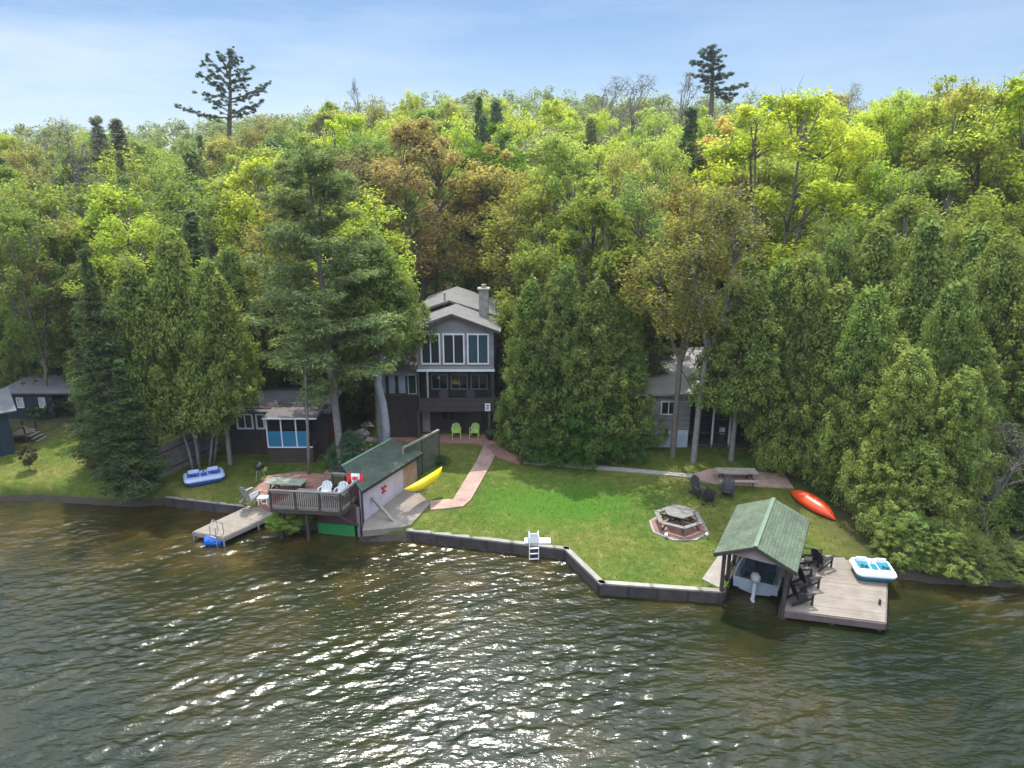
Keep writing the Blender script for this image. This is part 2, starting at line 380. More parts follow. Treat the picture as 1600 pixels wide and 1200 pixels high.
for L in list(np.geomspace(.20, 1.15, 52)):
    th = R(112)+wr.normal(0, .36); waves.append((2*math.pi/L*math.cos(th), 2*math.pi/L*math.sin(th), wr.uniform(0, 6.28), L*.0050*wr.uniform(.5, 1.4)))
def waterz(x, y):
    z = np.zeros_like(x)
    gust = .68+.35*np.sin(x*.21+y*.33+.6)*np.sin(x*.13-y*.27)+.25*np.sin(x*.6-y*.9)
    d = np.clip((y-31)/3, 0, 1)
    for kx, ky, ph, a in waves: q = .5+.5*np.sin(kx*x+ky*y+ph+.9*np.sin(.45*x+.25*y+ph*3)); z += a*(2*q**1.5-.85)
    far = np.clip(1-(np.abs(x)-30)/12, 0, 1)*np.clip((y-4)/8, 0, 1)
    return z*np.clip(gust, .25, 1.5)*far*(1-.25*d)
xs = graded(-420, -27, 28, 420, .07, 1.15); ys = graded(-300, 14.5, 33.5, 60, .05, 1.15)
water = link(gridmesh('lake_water', xs, ys, waterz, M_WATER), 'lake_water'); water['kind'] = 'structure'

# ---------------------------------------------------------------- tree prototypes (numpy leaf cards)
def cards(c, nrm, size, asp=.55, up=None):
    """rhombic leaf cards at points c facing nrm"""
    n_ = len(c); nrm = nrm/np.linalg.norm(nrm, axis=1, keepdims=True)
    ref = rng.normal(size=(n_, 3)) if up is None else up+rng.normal(size=(n_, 3))*.35
    a = np.cross(nrm, ref); a /= np.linalg.norm(a, axis=1, keepdims=True)+1e-9
    b_ = np.cross(nrm, a); s_ = (size*rng.uniform(.6, 1.35, n_))[:, None]
    v = np.stack([c+b_*s_, c+a*s_*asp+nrm*s_*.12, c-b_*s_, c-a*s_*asp+nrm*s_*.12], 1).reshape(-1, 3)
    return v, np.arange(n_*4).reshape(-1, 4)
def clumps(cc, rr, n_per, size, outward=.6, upb=.5, asp=.6, shell=.5, up=None, center=None):
    k = len(cc); i = np.repeat(np.arange(k), n_per); n_ = len(i)
    d = rng.normal(size=(n_, 3)); d /= np.linalg.norm(d, axis=1, keepdims=True)
    rad = rng.uniform(shell, 1, n_)[:, None]
    c = cc[i]+d*rad*rr[i]
    nr = d*outward+np.array([0, 0, upb])+rng.normal(size=(n_, 3))*.5
    return cards(c, nr, size, asp, up)
def merge(lst):
    V = []; F = []; k = 0
    for v, f in lst: V.append(v); F.append(f+k); k += len(v)
    return np.vstack(V), np.vstack(F)
def crownobj(lst, mm):
    v, f = merge(lst); return npmesh('crown', v, f, mm)
def limb(mb, p, q, r0, r1, sag=.15, n=5, seg=4):
    p = np.array(p); q = np.array(q); L = np.linalg.norm(q-p); pts = []
    off = rng.normal(size=3)*L*.07
    for i in range(seg+1):
        t_ = i/seg; w = math.sin(math.pi*t_)
        x = p+(q-p)*t_+off*w+np.array([0, 0, -sag*L*w]); pts.append(x)
    mb.tube(pts, [r0+(r1-r0)*i/seg for i in range(seg+1)], n, False)
PROTO = {}
def proto(key, crown, trunk, bark):
    PROTO[key] = (crown, trunk, bark)
def deciduous(key, H=16., W=8., base=.30, k=56, n_per=300, leaf=.15, fork=3, sparse=1.0, bark=M_BARK, top=.5, cr=(.7, 1.35), twigs=0):
    cc = []; rr = []
    cz = H*(base+1)/2; hz = H*(1-base)/2
    while len(cc) < k:
        d = rng.normal(size=3); d /= np.linalg.norm(d); rad = rng.uniform(.45, 1)**.6
        zz = d[2]; wid = (W/2)*(1-.25*max(zz, 0)-.15*abs(zz))
        p = np.array([d[0]*wid*rad, d[1]*wid*rad, cz+zz*hz*rad*.93])
        cc.append(p); r_ = rng.uniform(*cr); rr.append([r_, r_, r_*.9])
    cc = np.array(cc); rr = np.array(rr)
    parts = [clumps(cc, rr, int(n_per*sparse), leaf, .5, .7, .6, .25)]
    cr_ = crownobj(parts, M_LEAF)
    mb = MB(); hb = H*base
    lean = rng.normal(size=2)*.3
    tops = []
    mb.tube([(0, 0, -.4), (lean[0]*.3, lean[1]*.3, hb*.5), (lean[0], lean[1], hb*1.05)], [.18*H/16, .155*H/16, .14*H/16], 8, False)
    for q in range(fork):
        a = q*2*math.pi/fork+rng.uniform(-.4, .4); e = np.array([math.cos(a)*W*.20, math.sin(a)*W*.20, H*rng.uniform(.74, .86)])
        s0 = np.array([lean[0], lean[1], hb*rng.uniform(.85, 1.0)])
        pts = [s0+(e-s0)*t_+np.array([math.cos(a), math.sin(a), 0])*W*.05*math.sin(math.pi*t_) for t_ in np.linspace(0, 1, 6)]
        mb.tube(pts, [.125, .11, .09, .07, .045, .02], 6, False); tops.append(pts)
    for c_ in cc:
        bs = min((pt for pts in tops for pt in pts[:5]), key=lambda p_: np.linalg.norm(c_-p_)+abs((c_[2]-p_[2])-2.0)*.7)
        limb(mb, bs, c_, .05, .012, -.06, 4, 3)
        for _ in range(twigs):
            e = c_+rng.normal(size=3)*.6+np.array([0, 0, .3]); e = c_+(e-c_)*.7; mb.tube([c_, (c_+e)/2+rng.normal(size=3)*.1, e], [.016, .012, .006], 3, False)
    proto(key, cr_, mb, bark)
def finish(mb):
    me = bpy.data.meshes.new('trunk'); me.from_pydata(mb.v, [], mb.f); me.polygons.foreach_set('use_smooth', [True]*len(me.polygons)); me.update(); return me
for i in range(4): deciduous('leafy%d' % i, k=[96, 104, 88, 100][i], W=[7, 6.4, 7.5, 6][i], n_per=190, leaf=.108, base=[.20, .15, .24, .12][i], fork=[3, 4, 2, 3][i], cr=(.45, 1.0), twigs=1)
for i in range(2): deciduous('fresh%d' % i, k=110, n_per=175, leaf=.10, base=.24, fork=4, cr=(.45, .95), twigs=2)
for i in range(2): deciduous('thin%d' % i, k=74, n_per=105, leaf=.10, base=.22, fork=3, W=6.5, cr=(.6, 1.1), twigs=3)
deciduous('high0', k=60, n_per=105, leaf=.10, base=.44, fork=3, W=6.5, cr=(.6, 1.1), twigs=3)
deciduous('birch0', k=44, n_per=120, leaf=.12, base=.42, fork=2, W=6, bark=M_BIRCH, twigs=3)
deciduous('bare0', k=46, n_per=10, leaf=.10, base=.30, fork=3, W=6, bark=M_BARKG, cr=(.5, 1.), twigs=9)
def pine(key, H=18., W=7.5, base=.33, droop=.0, whorl=.85, nb=5, n_per=55, pw=.75, bark=M_BARKG, needle=.17):
    mb = MB(); mb.tube([(0, 0, -.4), (.05, 0, H*.4), (.1, .05, H*.75), (.1, .05, H)], [.19, .15, .09, .02], 8, False)
    cc = []; rr = []; z = H*base
    while z < H*.985:
        t_ = (z-H*base)/(H*(1-base)); L = W/2*((1-t_)**pw*.92+.08)*(.55+.45*min(1, t_*5+.3))
        for q in range(nb if t_ < .85 else 4):
            a = rng.uniform(0, 6.28); l_ = L*rng.uniform(.6, 1.12)
            rise = (.10+.45*t_)*l_-droop*l_
            e = np.array([math.cos(a)*l_+.1, math.sin(a)*l_, z+rise]); s0 = np.array([.08, .03, z])
            limb(mb, s0, e, .045*(1-t_)+.015, .008, .03, 4, 3)
            for s_ in np.arange(.35, 1.02, .55/max(l_, .5)):
                for sid in (-1, 0, 1):
                    w = l_*.16*sid*rng.uniform(.6, 1.2)
                    cc.append(s0+(e-s0)*s_+np.array([-math.sin(a)*w, math.cos(a)*w, rng.normal()*.12+.08])); r_ = rng.uniform(.3, .55)*min(1, .35+l_/1.6); rr.append([r_, r_, r_*(.45 if droop else .75)])
        z += whorl*rng.uniform(.7, 1.3)*(1-.35*t_)
    parts = [clumps(np.array(cc), np.array(rr), n_per, needle, .5, .6, .22, .1)]
    proto(key, crownobj(parts, M_NEEDLE), mb, bark)
pine('pine0', base=.27, whorl=.62, nb=4, pw=.45, n_per=44, needle=.13); pine('pine1', base=.42, W=6.5); pine('pine2', base=.28, W=8.5, nb=6)
pine('spruce0', H=14, W=5.4, base=.06, droop=.42, whorl=.42, nb=7, n_per=26, pw=.9, needle=.14)
pine('spruce1', H=14, W=4.6, base=.04, droop=.35, whorl=.46, nb=7, n_per=26, pw=1.0, needle=.14)
def cedar(key, H=12., W=6., base=.03, k=620, n_per=70, leaf=.085, pw=.62):
    cc = []; rr = []; lob = rng.uniform(0, 6.28, 4)
    for _ in range(k):
        t_ = rng.uniform(0, 1)**1.25; a = rng.uniform(0, 6.28); z = H*(base+(1-base)*t_)
        prof = (1-t_)**pw*(.80+.2*min(1, t_*6))*(1+.14*math.sin(3*a+lob[0]+t_*5)+.12*math.sin(5*a+lob[1]-t_*9)+.10*math.sin(t_*26+lob[2]+2*a))
        rad = W/2*prof*rng.uniform(.62, 1.12)+.05
        cc.append([math.cos(a)*rad, math.sin(a)*rad, z+rng.normal()*.15]); r_ = rng.uniform(.22, .55); rr.append([r_, r_, r_*1.25])
    cc = np.array(cc); rr = np.array(rr)
    p1 = clumps(cc, rr, n_per, leaf, .75, .45, .5, .35, up=np.array([0, 0, 1.]))
    inner = cc*np.array([.55, .55, 1]); p2 = clumps(inner[::2], rr[::2]*1.6, 16, leaf*2.0, .5, .3, .6, .2)
    mb = MB(); mb.tube([(0, 0, -.4), (.06, .03, H*.5), (0, 0, H*.97)], [.17, .11, .015], 7, False)
    for c_ in cc[::9]: limb(mb, (0, 0, max(.2, c_[2]-.5)), c_, .03, .01, 0, 4, 2)
    proto(key, crownobj([p1, p2], M_CEDAR), mb, M_BARKG)
cedar('cedar0'); cedar('cedar1', W=5.2, pw=.8); cedar('cedar2', W=7, pw=.5, k=700); cedar('cedar3', base=.22, W=5.4, pw=.7); cedar('cedar4', base=.34, W=5, pw=.55); cedar('cedar5', base=.50, W=5.4, pw=.55)
DONE = {}; SIZES = {}
for k_, (c_, mb, bk) in PROTO.items():
    tm = finish(mb); tm.materials.append(bk); zz = np.array(mb.v)[:, 2].max()
    co = np.empty(len(c_.vertices)*3); c_.vertices.foreach_get('co', co); co = co.reshape(-1, 3)
    SIZES[k_] = (co[:, 2].max(), np.percentile(np.abs(co[:, 0]), 97)*2); DONE[k_] = (c_, tm)
def tree(key, px, Y, top, width, col, name, label, cat='tree', group=None, base=None, rz=None, bark=None):
    """px: photo column of the stem, Y distance, top: photo row of the tip, width in metres"""
    x = A(px, 600, Y).x; y = Y
    zb = float(terr(x, y)) if base is None else base
    H0, W0 = SIZES[key]; zt = A(px, top, Y).z
    x = ray(px, (top+proj(Vector((x, Y, zb)))[1])/2).x/ray(px, (top+proj(Vector((x, Y, zb)))[1])/2).y*Y
    sc = (width/W0, width/W0, (zt-zb)/H0)
    r = thing(name, label, cat, (x, y, zb), rng.uniform(0, 6.28) if rz is None else rz, group); r.scale = sc
    c_, tm = DONE[key]
    o = link(c_, 'crown', r); v = rng.uniform(.9, 1.1); o.color = (col[0]*v*rng.uniform(.94, 1.06), col[1]*v, col[2]*v, 1)
    tk = link(tm, 'trunk', r)
    if bark: tk.material_slots[0].link = 'OBJECT'; tk.material_slots[0].material = bark
    return r
# ---------------------------------------------------------------- shared materials
M_BROWN = mat('dark_brown_siding', (.050, .034, .030), .8, .25, 2, .2, stripes=('Z', 5))
M_BROWNV = mat('dark_brown_boards', (.042, .030, .028), .85, .25, 2, .2, stripes=('X', 5))
M_GREYS = mat('grey_siding', (.235, .225, .235), .8, .10, 1.5, .15, stripes=('Z', 6))
M_GREYC = mat('taupe_siding', (.21, .20, .20), .8, .12, 1.5, .15, stripes=('Z', 6))
M_WHITE = mat('white_paint', (.62, .64, .68), .55, .10, 3, .05)
M_WPL = mat('white_plastic', (.72, .75, .78), .35, .06, 3, .02)
M_GLASS = mat('dark_glass', (.012, .018, .022), .06, .3, .8, 0)
M_GLASSB = mat('blue_glass', (.03, .06, .085), .08, .3, .8, 0)
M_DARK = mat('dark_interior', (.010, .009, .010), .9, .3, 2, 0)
M_NAVY = mat('navy_boards', (.012, .028, .048), .75, .25, 2, .1, stripes=('X', 5))
M_DKWOOD = mat('dark_stained_wood', (.055, .042, .036), .85, .3, 4, .3)
M_DECK = mat('weathered_decking', (.215, .185, .155), .9, .25, 2.2, .3)
M_DECKP = mat('pinkish_decking', (.205, .175, .145), .9, .22, 1.6, .3)
M_RAIL = mat('weathered_rail', (.24, .22, .20), .85, .25, 3, .2)
M_CONC = mat('concrete', (.27, .25, .22), .9, .22, 2.5, .3)
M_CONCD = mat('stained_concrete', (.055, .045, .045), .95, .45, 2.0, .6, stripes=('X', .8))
M_STONE = mat('field_stone', (.25, .24, .22), .95, .4, 3.5, .8)
M_ROOFG = mat('weathered_shingles', (.135, .13, .125), .95, .25, 2.0, .5)
M_ROOFS = mat('slate_shingles', (.10, .105, .12), .9, .25, 1.8, .4, stripes=('Y', 4))
M_SHWALL = mat('shade_tinted_wall', (.50, .44, .52), .75, .14, 1.6, .1)  # pale boathouse wall, its lavender shade put into the colour
M_SUNWALL = mat('sunlight_tinted_wall', (.36, .24, .16), .85, .35, 2.2, .2)  # warm sunlight on the wall's far end, painted as orange
M_REDW = mat('maroon_boards', (.10, .045, .045), .85, .25, 2, .2, stripes=('Z', 6))
M_GREEN = mat('green_paint', (.02, .19, .055), .55, .18, 2, .1)
M_BLUEP = mat('blue_panel', (.015, .15, .28), .5, .12, 2, .05)
M_BLACK = mat('black_paint', (.014, .014, .016), .5, .3, 4, .05)
M_CHAR = mat('charcoal_resin', (.035, .030, .036), .55, .3, 4, .05)
M_LIME = mat('lime_plastic', (.42, .62, .16), .4, .08, 4, .02)
M_RED = mat('red_paint', (.55, .02, .02), .45, .15, 4, .03)
M_REDK = mat('orange_red_hull', (.68, .065, .012), .38, .15, 1.5, .02)
M_YEL = mat('yellow_hull', (.78, .60, .015), .38, .12, 1.5, .02)
M_BLUEH = mat('blue_hull', (.02, .09, .36), .4, .15, 2, .02)
M_TEAL = mat('teal_hull', (.01, .17, .25), .4, .15, 2, .02)
M_ALU = mat('aluminium', (.42, .44, .46), .4, .2, 3, .05, metal=.6)
M_MOTOR = mat('outboard_cowl', (.36, .38, .41), .35, .1, 3, 0)
M_BRICK = brickmat('red_pavers', (.28, .125, .10), (.35, .19, .155), (.20, .15, .13), 1.0, 0, size=(.22, .11), mort=.012)
M_BRICKB = brickmat('pink_pavers', (.36, .22, .18), (.42, .29, .25), (.26, .21, .18), 1.0, .6, size=(.22, .11), mort=.012)
M_SHG = brickmat('shingle_green', (.055, .08, .058), (.08, .11, .082), (.03, .042, .034), 1.0, size=(.30, .16), mort=.012)
M_SHG2 = brickmat('shingle_sage', (.07, .105, .065), (.105, .145, .095), (.045, .06, .045), 1.0, size=(.30, .16), mort=.012)
M_TERRA = mat('rock', (.20, .185, .165), .95, .4, 2.5, .8)

# ---------------------------------------------------------------- paths and patios, 4 cm above the grass
def strip(name, pts, wid, m, th=.05):
    mb = MB(); pl = []
    for i in range(len(pts)-1):
        k = max(1, int((pts[i+1]-pts[i]).length/.5))
        for j in range(k): pl.append(pts[i].lerp(pts[i+1], j/k))
    pl.append(pts[-1]); ring = []
    for i, p in enumerate(pl):
        d = (pl[min(i+1, len(pl)-1)]-pl[max(i-1, 0)]); d.z = 0; d.normalize(); w = wid/2
        l = p+Vector((-d.y, d.x, 0))*w; r = p-Vector((-d.y, d.x, 0))*w
        l.z = float(terr(l.x, l.y))+th; r.z = float(terr(r.x, r.y))+th; ring.append((l, r))
    for (l, r), (l2, r2) in zip(ring, ring[1:]): mb.slab([l, r, r2, l2], .3)
    o = mb.build(name, m); o['kind'] = 'structure'; return o
def patch(name, pts, m, th=.06, depth=.3):
    mb = MB(); mb.prism([(p.x, p.y) for p in pts], [float(terr(p.x, p.y))-depth for p in pts], [float(terr(p.x, p.y))+th for p in pts])
    o = mb.build(name, m); o['kind'] = 'structure'; return o
patch('patio', [G(592, 690), G(592, 678), G(790, 680), G(790, 706), G(760, 700), G(740, 694)], M_BRICK, .06)
strip('path', [G(770, 692), G(757, 722), G(723, 780), G(716, 787), G(672, 791)], .95, M_BRICKB, .075)
strip('path', [G(768, 696), G(786, 712), G(818, 722)], .9, M_BRICK, .090)
strip('path', [G(818, 722), G(900, 729), G(1000, 737), G(1092, 746)], .42, M_CONC, .07)
patch('patio', [G(1084, 742), G(1110, 734), G(1225, 742), G(1240, 764), G(1120, 757), G(1092, 752)], M_BRICKB, .08)
patch('patio', [G(402, 788), G(395, 768), G(418, 745), G(470, 738), G(520, 745), G(500, 765), G(440, 785), G(430, 797)], M_BRICK, .07)
strip('path', [G(515, 742), G(545, 718), G(566, 700)], .8, M_BRICKB, .06)
oc = G(1060, 824); patch('fire_pit_pad', [oc+X3(math.cos(a)*1.5, math.sin(a)*1.4, 0) for a in [R(22.5+45*i) for i in range(8)]], M_CONC, .05)
patch('fire_pit_pad', [oc+X3(math.cos(a)*1.38, math.sin(a)*1.28, 0) for a in [R(22.5+45*i) for i in range(8)]], M_BRICK, .07)

# ---------------------------------------------------------------- retaining walls
def wall(label, pts, th=.32, top=.53, cop=M_CONC, face=M_CONCD):
    r = thing('retaining_wall', label, 'retaining wall', (pts[0].x, pts[0].y, 0), group='concrete walls along the shore')
    a = MB(); c = MB()
    for p, q in zip(pts, pts[1:]):
        p = X3(p.x, p.y, 0); q = X3(q.x, q.y, 0); d = (q-p).normalized()*th*.45
        a.beam(p+X3(0, 0, -.35)-d, q+X3(0, 0, -.35)+d, th, 1.7); c.beam(p+X3(0, 0, top)-d, q+X3(0, 0, top)+d, th*.8, .08)
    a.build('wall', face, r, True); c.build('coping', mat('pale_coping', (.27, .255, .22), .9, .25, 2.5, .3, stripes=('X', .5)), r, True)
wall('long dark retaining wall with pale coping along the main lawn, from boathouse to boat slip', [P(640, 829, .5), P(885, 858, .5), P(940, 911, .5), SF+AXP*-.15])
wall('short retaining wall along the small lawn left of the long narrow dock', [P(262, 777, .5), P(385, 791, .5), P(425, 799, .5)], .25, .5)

# ---------------------------------------------------------------- furniture builders
def adir(label, p, rz, m=M_CHAR, group=None):
    r = thing('adirondack_chair', label, 'chair', p, rz, group)
    s = MB()
    for i in range(6): s.box((0, -.28+i*.1, .36-i*.022), (.52, .085, .025))
    s.build('seat', m, r)
    b = MB()
    for i in range(7):
        x = (i-3)*.085; h = .78-abs(i-3)**2*.022; b.beam((x*.85, .26, .24), (x*1.1, .26+h*.35, .24+h), .075, .02, (0, 1, 0))
    b.build('backrest', m, r)
    for sx_ in (-1, 1):
        MB().box((sx_*.33, -.02, .57), (.13, .72, .025)).build('armrest', m, r)
        MB().box((sx_*.29, -.30, .28), (.05, .09, .56)).build('leg', m, r)
        MB().beam((sx_*.28, -.30, .34), (sx_*.28, .55, .04), .035, .12).build('leg', m, r)
    return r
def monobloc(label, p, rz, m, group=None):
    r = thing('plastic_chair', label, 'chair', p, rz, group)
    MB().box((0, 0, .43), (.50, .46, .035)).build('seat', m, r, bevel=.012)
    b = MB()
    for i in range(7):
        x = (i-3)*.07; b.beam((x, .22, .44), (x*1.15, .36, .86-abs(i-3)**2*.012), .05, .018, (0, 1, 0))
    b.tube([(-.26, .25, .62), (-.2, .35, .83), (0, .38, .90), (.2, .35, .83), (.26, .25, .62)], .025, 6)
    b.build('backrest', m, r)
    for sx_ in (-1, 1):
        MB().tube([(sx_*.27, .24, .64), (sx_*.30, 0, .66), (sx_*.29, -.22, .63)], .026, 6).build('armrest', m, r)
        MB().tube([(sx_*.29, -.22, .63), (sx_*.26, -.2, .43), (sx_*.28, -.25, 0)], [.025, .03, .02], 6).build('leg', m, r)
        MB().tube([(sx_*.25, .2, .62), (sx_*.24, .2, .43), (sx_*.27, .30, 0)], [.025, .03, .02], 6).build('leg', m, r)
    return r
def windowpart(parent, x0, x1, z0, z1, y, fm, gm, mull=1, fw=.07, name='window'):
    f = MB()
    for a, b_ in ((x0, x0+fw), (x1-fw, x1)): f.box(((a+b_)/2, y-.04, (z0+z1)/2), (b_-a, .08, z1-z0))
    for a, b_ in ((z0, z0+fw), (z1-fw, z1)): f.box(((x0+x1)/2, y-.04, (a+b_)/2), (x1-x0-2*fw-.002, .08, b_-a))
    for k in range(mull):
        xm = x0+(x1-x0)*(k+1)/(mull+1); f.box((xm, y-.035, (z0+z1)/2), (fw*.8, .06, z1-z0-2*fw-.002))
    fo = f.build(name, fm, parent, True)
    MB().box(((x0+x1)/2, y-.005, (z0+z1)/2), (x1-x0-fw, .03, z1-z0-fw)).build('pane', gm, fo, True)
    return fo

# ---------------------------------------------------------------- main cottage
F = 41.2; gz = float(terr(-4, F))
def ax(px, py, Y=F): return A(px, py, Y).x
def az(py, Y=F, px=712): return A(px, py, Y).z
hx0, hx1 = ax(652, 560), ax(771.5, 560); hz0 = az(580); hze = az(516); hza = az(492); hxm = ax(706, 500)
h = thing('cottage', 'two-storey lakeside cottage with grey gabled upper floor over a dark brown porch', 'cottage', (hx0, F, gz))
mb = MB(); mb.prism([(0, 0)]*0 or [(hx0, F), (hx1, F), (hx1, F+9), (hx0, F+9)], hz0, hze)
mb.add([(hx0, F, hze), (hx1, F, hze), (hxm, F, hza), (hx0, F+9, hze), (hx1, F+9, hze), (hxm, F+9, hza)], [(0, 1, 2), (5, 4, 3), (0, 2, 5, 3), (1, 4, 5, 2)])
mb.build('upper_wall', M_GREYS, h, True)
for a, b_ in ((657.5, 688), (692, 726), (730, 764)):
    windowpart(h, ax(a, 545), ax(b_, 545), az(569), az(521), F-.01, M_WHITE, M_GLASSB if a > 700 else M_GLASS, 1, .085)
MB().box(((hx0+hx1)/2, F-.03, hz0+.06), (hx1-hx0+.1, .1, .14)).build('band_board', M_WHITE, h, True)
# roofs
ov = .45; rz0 = hze-.12; sl = (hza-hze)/(hx1-hxm)
mb = MB()
RR = lambda x0, xm, x1, zm, s0, s1, y0, y1, th: (mb.slab([(x0, y0, zm-(xm-x0)*s0), (xm, y0, zm), (xm, y1, zm), (x0, y1, zm-(xm-x0)*s0)], th), mb.slab([(xm, y0, zm), (x1, y0, zm-(x1-xm)*s1), (x1, y1, zm-(x1-xm)*s1), (xm, y1, zm)], th))
RR(hx0-ov, hxm, hx1+ov, hza+.14, sl*.95, sl, F-.4, F+4, .12)
roof = mb.build('roof', M_ROOFG, h, True)
mb = MB(); RR(hx0-.4, hxm-.45, hx1+.7, hza+.36, sl*.9, sl*.86, F+3.4, F+10, .14); mb.build('rear_roof', M_ROOFG, h, True)
for s0, s1 in (((hx0-ov, rz0-.12), (hxm, hza+.05)), ((hxm, hza+.05), (hx1+ov, hze-.10))):
    MB().beam((s0[0], F-.43, s0[1]+.02), (s1[0], F-.43, s1[1]), .05, .16).build('fascia', M_DKWOOD, h, True)
cy = F+3.0; cx = ax(756, 470, cy); cz = az(489, cy); cm = MB(); cm.box((cx, cy, (cz-.6+az(452, cy))/2), (.62, .62, az(452, cy)-cz+.6)); ch = cm.build('chimney', M_STONE, h, True)
cm = MB(); cm.box((cx, cy, az(452, cy)+.05), (.78, .78, .10)); cm.cyl((cx, cy, az(452, cy)+.1), .16, .22, 10); cm.build('chimney_cap', M_CONC, ch, True)
for px_, t_, b_ in ((695, 457, 474), (774.5, 470, 500)):
    MB().cyl((ax(px_, b_, F+4), F+4, az(b_, F+4)-.3), .07, az(t_, F+4)-az(b_, F+4)+.3, 8).build('vent_pipe', M_ALU, h, True)
# porch floor (middle storey)
pz1 = az(622); pz0 = az(643)
MB().prism([(hx0, F+1.6), (hx1, F+1.6), (hx1, F+9), (hx0, F+9)], gz-.2, hz0-.01).build('lower_wall', M_BROWNV, h, True)
MB().box(((hx0+hx1)/2, F+.8, pz0+.05), (hx1-hx0, 1.58, .14)).build('porch_floor', M_DKWOOD, h, True)
MB().box(((hx0+hx1)/2, F+.03, (pz0+pz1)/2), (hx1-hx0+.04, .07, pz1-pz0)).build('balcony_parapet', M_BROWN, h, True)
for sx_ in (hx0, hx1):
    MB().box((sx_, F+.82, (pz0+pz1)/2), (.07, 1.5, pz1-pz0-.01)).build('balcony_parapet', M_BROWN, h, True)
for a, b_ in ((674, 700), (704.5, 731), (735.5, 762)):
    windowpart(h, ax(a, 597, F+1.6), ax(b_, 597, F+1.6), az(608, F+1.6), az(584, F+1.6), F+1.59, mat('grey_trim', (.20, .22, .25), .7, .1), M_GLASS, 1, .06)
for px_ in (653.5, 668, 769.5):
    MB().box((ax(px_, 600), F+.10, (pz1+hz0)/2), (.11, .11, hz0-pz1)).build('porch_post', M_DKWOOD if px_ != 668 else M_ALU, h, True)
for px_ in (654, 764.5):
    MB().box((ax(px_, 665), F+.12, (gz-.2+pz0)/2), (.16, .16, pz0-gz+.2)).build('porch_post', M_DKWOOD, h, True)
MB().box((ax(661, 665), F+1.5, gz+.98), (.55, .08, 1.9)).build('door', mat('pink_door', (.34, .25, .25), .7, .15), h, True)
windowpart(h, ax(690, 665, F+1.6), ax(712, 665, F+1.6), gz+.9, gz+1.8, F+1.59, M_DKWOOD, M_GLASS, 1, .06)
MB().box((ax(740, 665, F+1.6), F+1.56, gz+1.0), (.95, .06, 2.0)).build('door', M_DKWOOD, h, True)
MB().ell((ax(682, 591), F+1.3, az(590, F+1.3)), (.08, .08, .1)).build('porch_light', mat('lamp_globe', (.8, .75, .6), .4), h, True, True)
# sign on the post
s_ = MB().box((ax(762, 635), F-.03, az(636)), (.34, .03, .5)).build('wall_sign', M_WPL, h, True)
mk = MB(); 
for dx_, dz_, w_, h_ in ((0, .12, .16, .08), (0, 0, .2, .03), (-.02, -.07, .16, .03), (.0, -.14, .2, .03)): mk.box((ax(762, 635)+dx_, F-.05, az(636)+dz_), (w_, .01, h_))
mk.build('sign_mark', M_BLACK, s_, True)
# left wing
W = F+.5; wx0 = ax(591, 640, W)
MB().box(((wx0+hx0)/2-.01, W+2.5, (gz-.2+az(617, W))/2), (hx0-wx0-.03, 5, az(617, W)-gz+.2)).build('wing_wall', M_BROWNV, h, True)
zt0, zt1 = az(616.5, W), az(581, W)
MB().box(((wx0+hx0)/2-.01, W+3.3, (zt0+zt1)/2), (hx0-wx0-.03, 3.4, zt1-zt0)).build('wing_room', M_BROWN, h, True)
for a, b_ in ((593, 604), (606, 619), (621, 635), (637, 651)):
    windowpart(h, ax(a, 600, W), ax(b_, 600, W), zt0+.02, zt1-.06, W+.06, M_DKWOOD if a != 637 else mat('pale_green_trim', (.35, .42, .38), .7), mat('milky_pane', (.30, .33, .40), .25, .3, 1.2, 0) if a < 637 else M_GLASS, 0, .06)
MB().slab([(wx0-.4, W-.4, zt1-.02), (hx0-.02, W-.4, zt1-.02), (hx0-.02, W+5, zt1+.9), (wx0-.4, W+5, zt1+.9)], .14).build('wing_roof', M_ROOFG, h, True)
MB().beam((wx0, W-.06, zt0-.02), (hx0-.05, W-.06, zt0-.02), .12, .1).build('wing_sill', M_DKWOOD, h, True)
for i, px_ in enumerate((713, 741.5)):
    p = G(px_, 686, .08); p.y = F+.45; p.x = ax(px_, 675, p.y); p.z = gz+.08
    monobloc(['left lime-green plastic chair under the cottage balcony', 'right lime-green plastic chair under the cottage balcony'][i], p, R(6-14*i), M_LIME, 'lime chairs under the balcony')
for i, (px_, y_) in enumerate(((692, .75), (735, .8))):
    p = X3(ax(px_, 615), F+y_, pz0+.13); adir(['left charcoal chair on the cottage balcony behind the parapet', 'right charcoal chair on the cottage balcony behind the parapet'][i], p, R(10), M_CHAR, 'chairs on the balcony')
p = G(767, 688, .07); k = thing('kettle_planter', 'round black planter pot at the patio corner beside the cottage post', 'planter', p)
MB().tube([(0, 0, 0), (0, 0, .12), (0, 0, .4), (0, 0, .46)], [.18, .27, .33, .30], 12).build('pot', M_BLACK, k)
MB().ell((0, 0, .5), (.3, .3, .22), 9, 6, .4, 4).build('plants', mat('potplant', (.04, .07, .02), .9, .4, 12, .8), k)

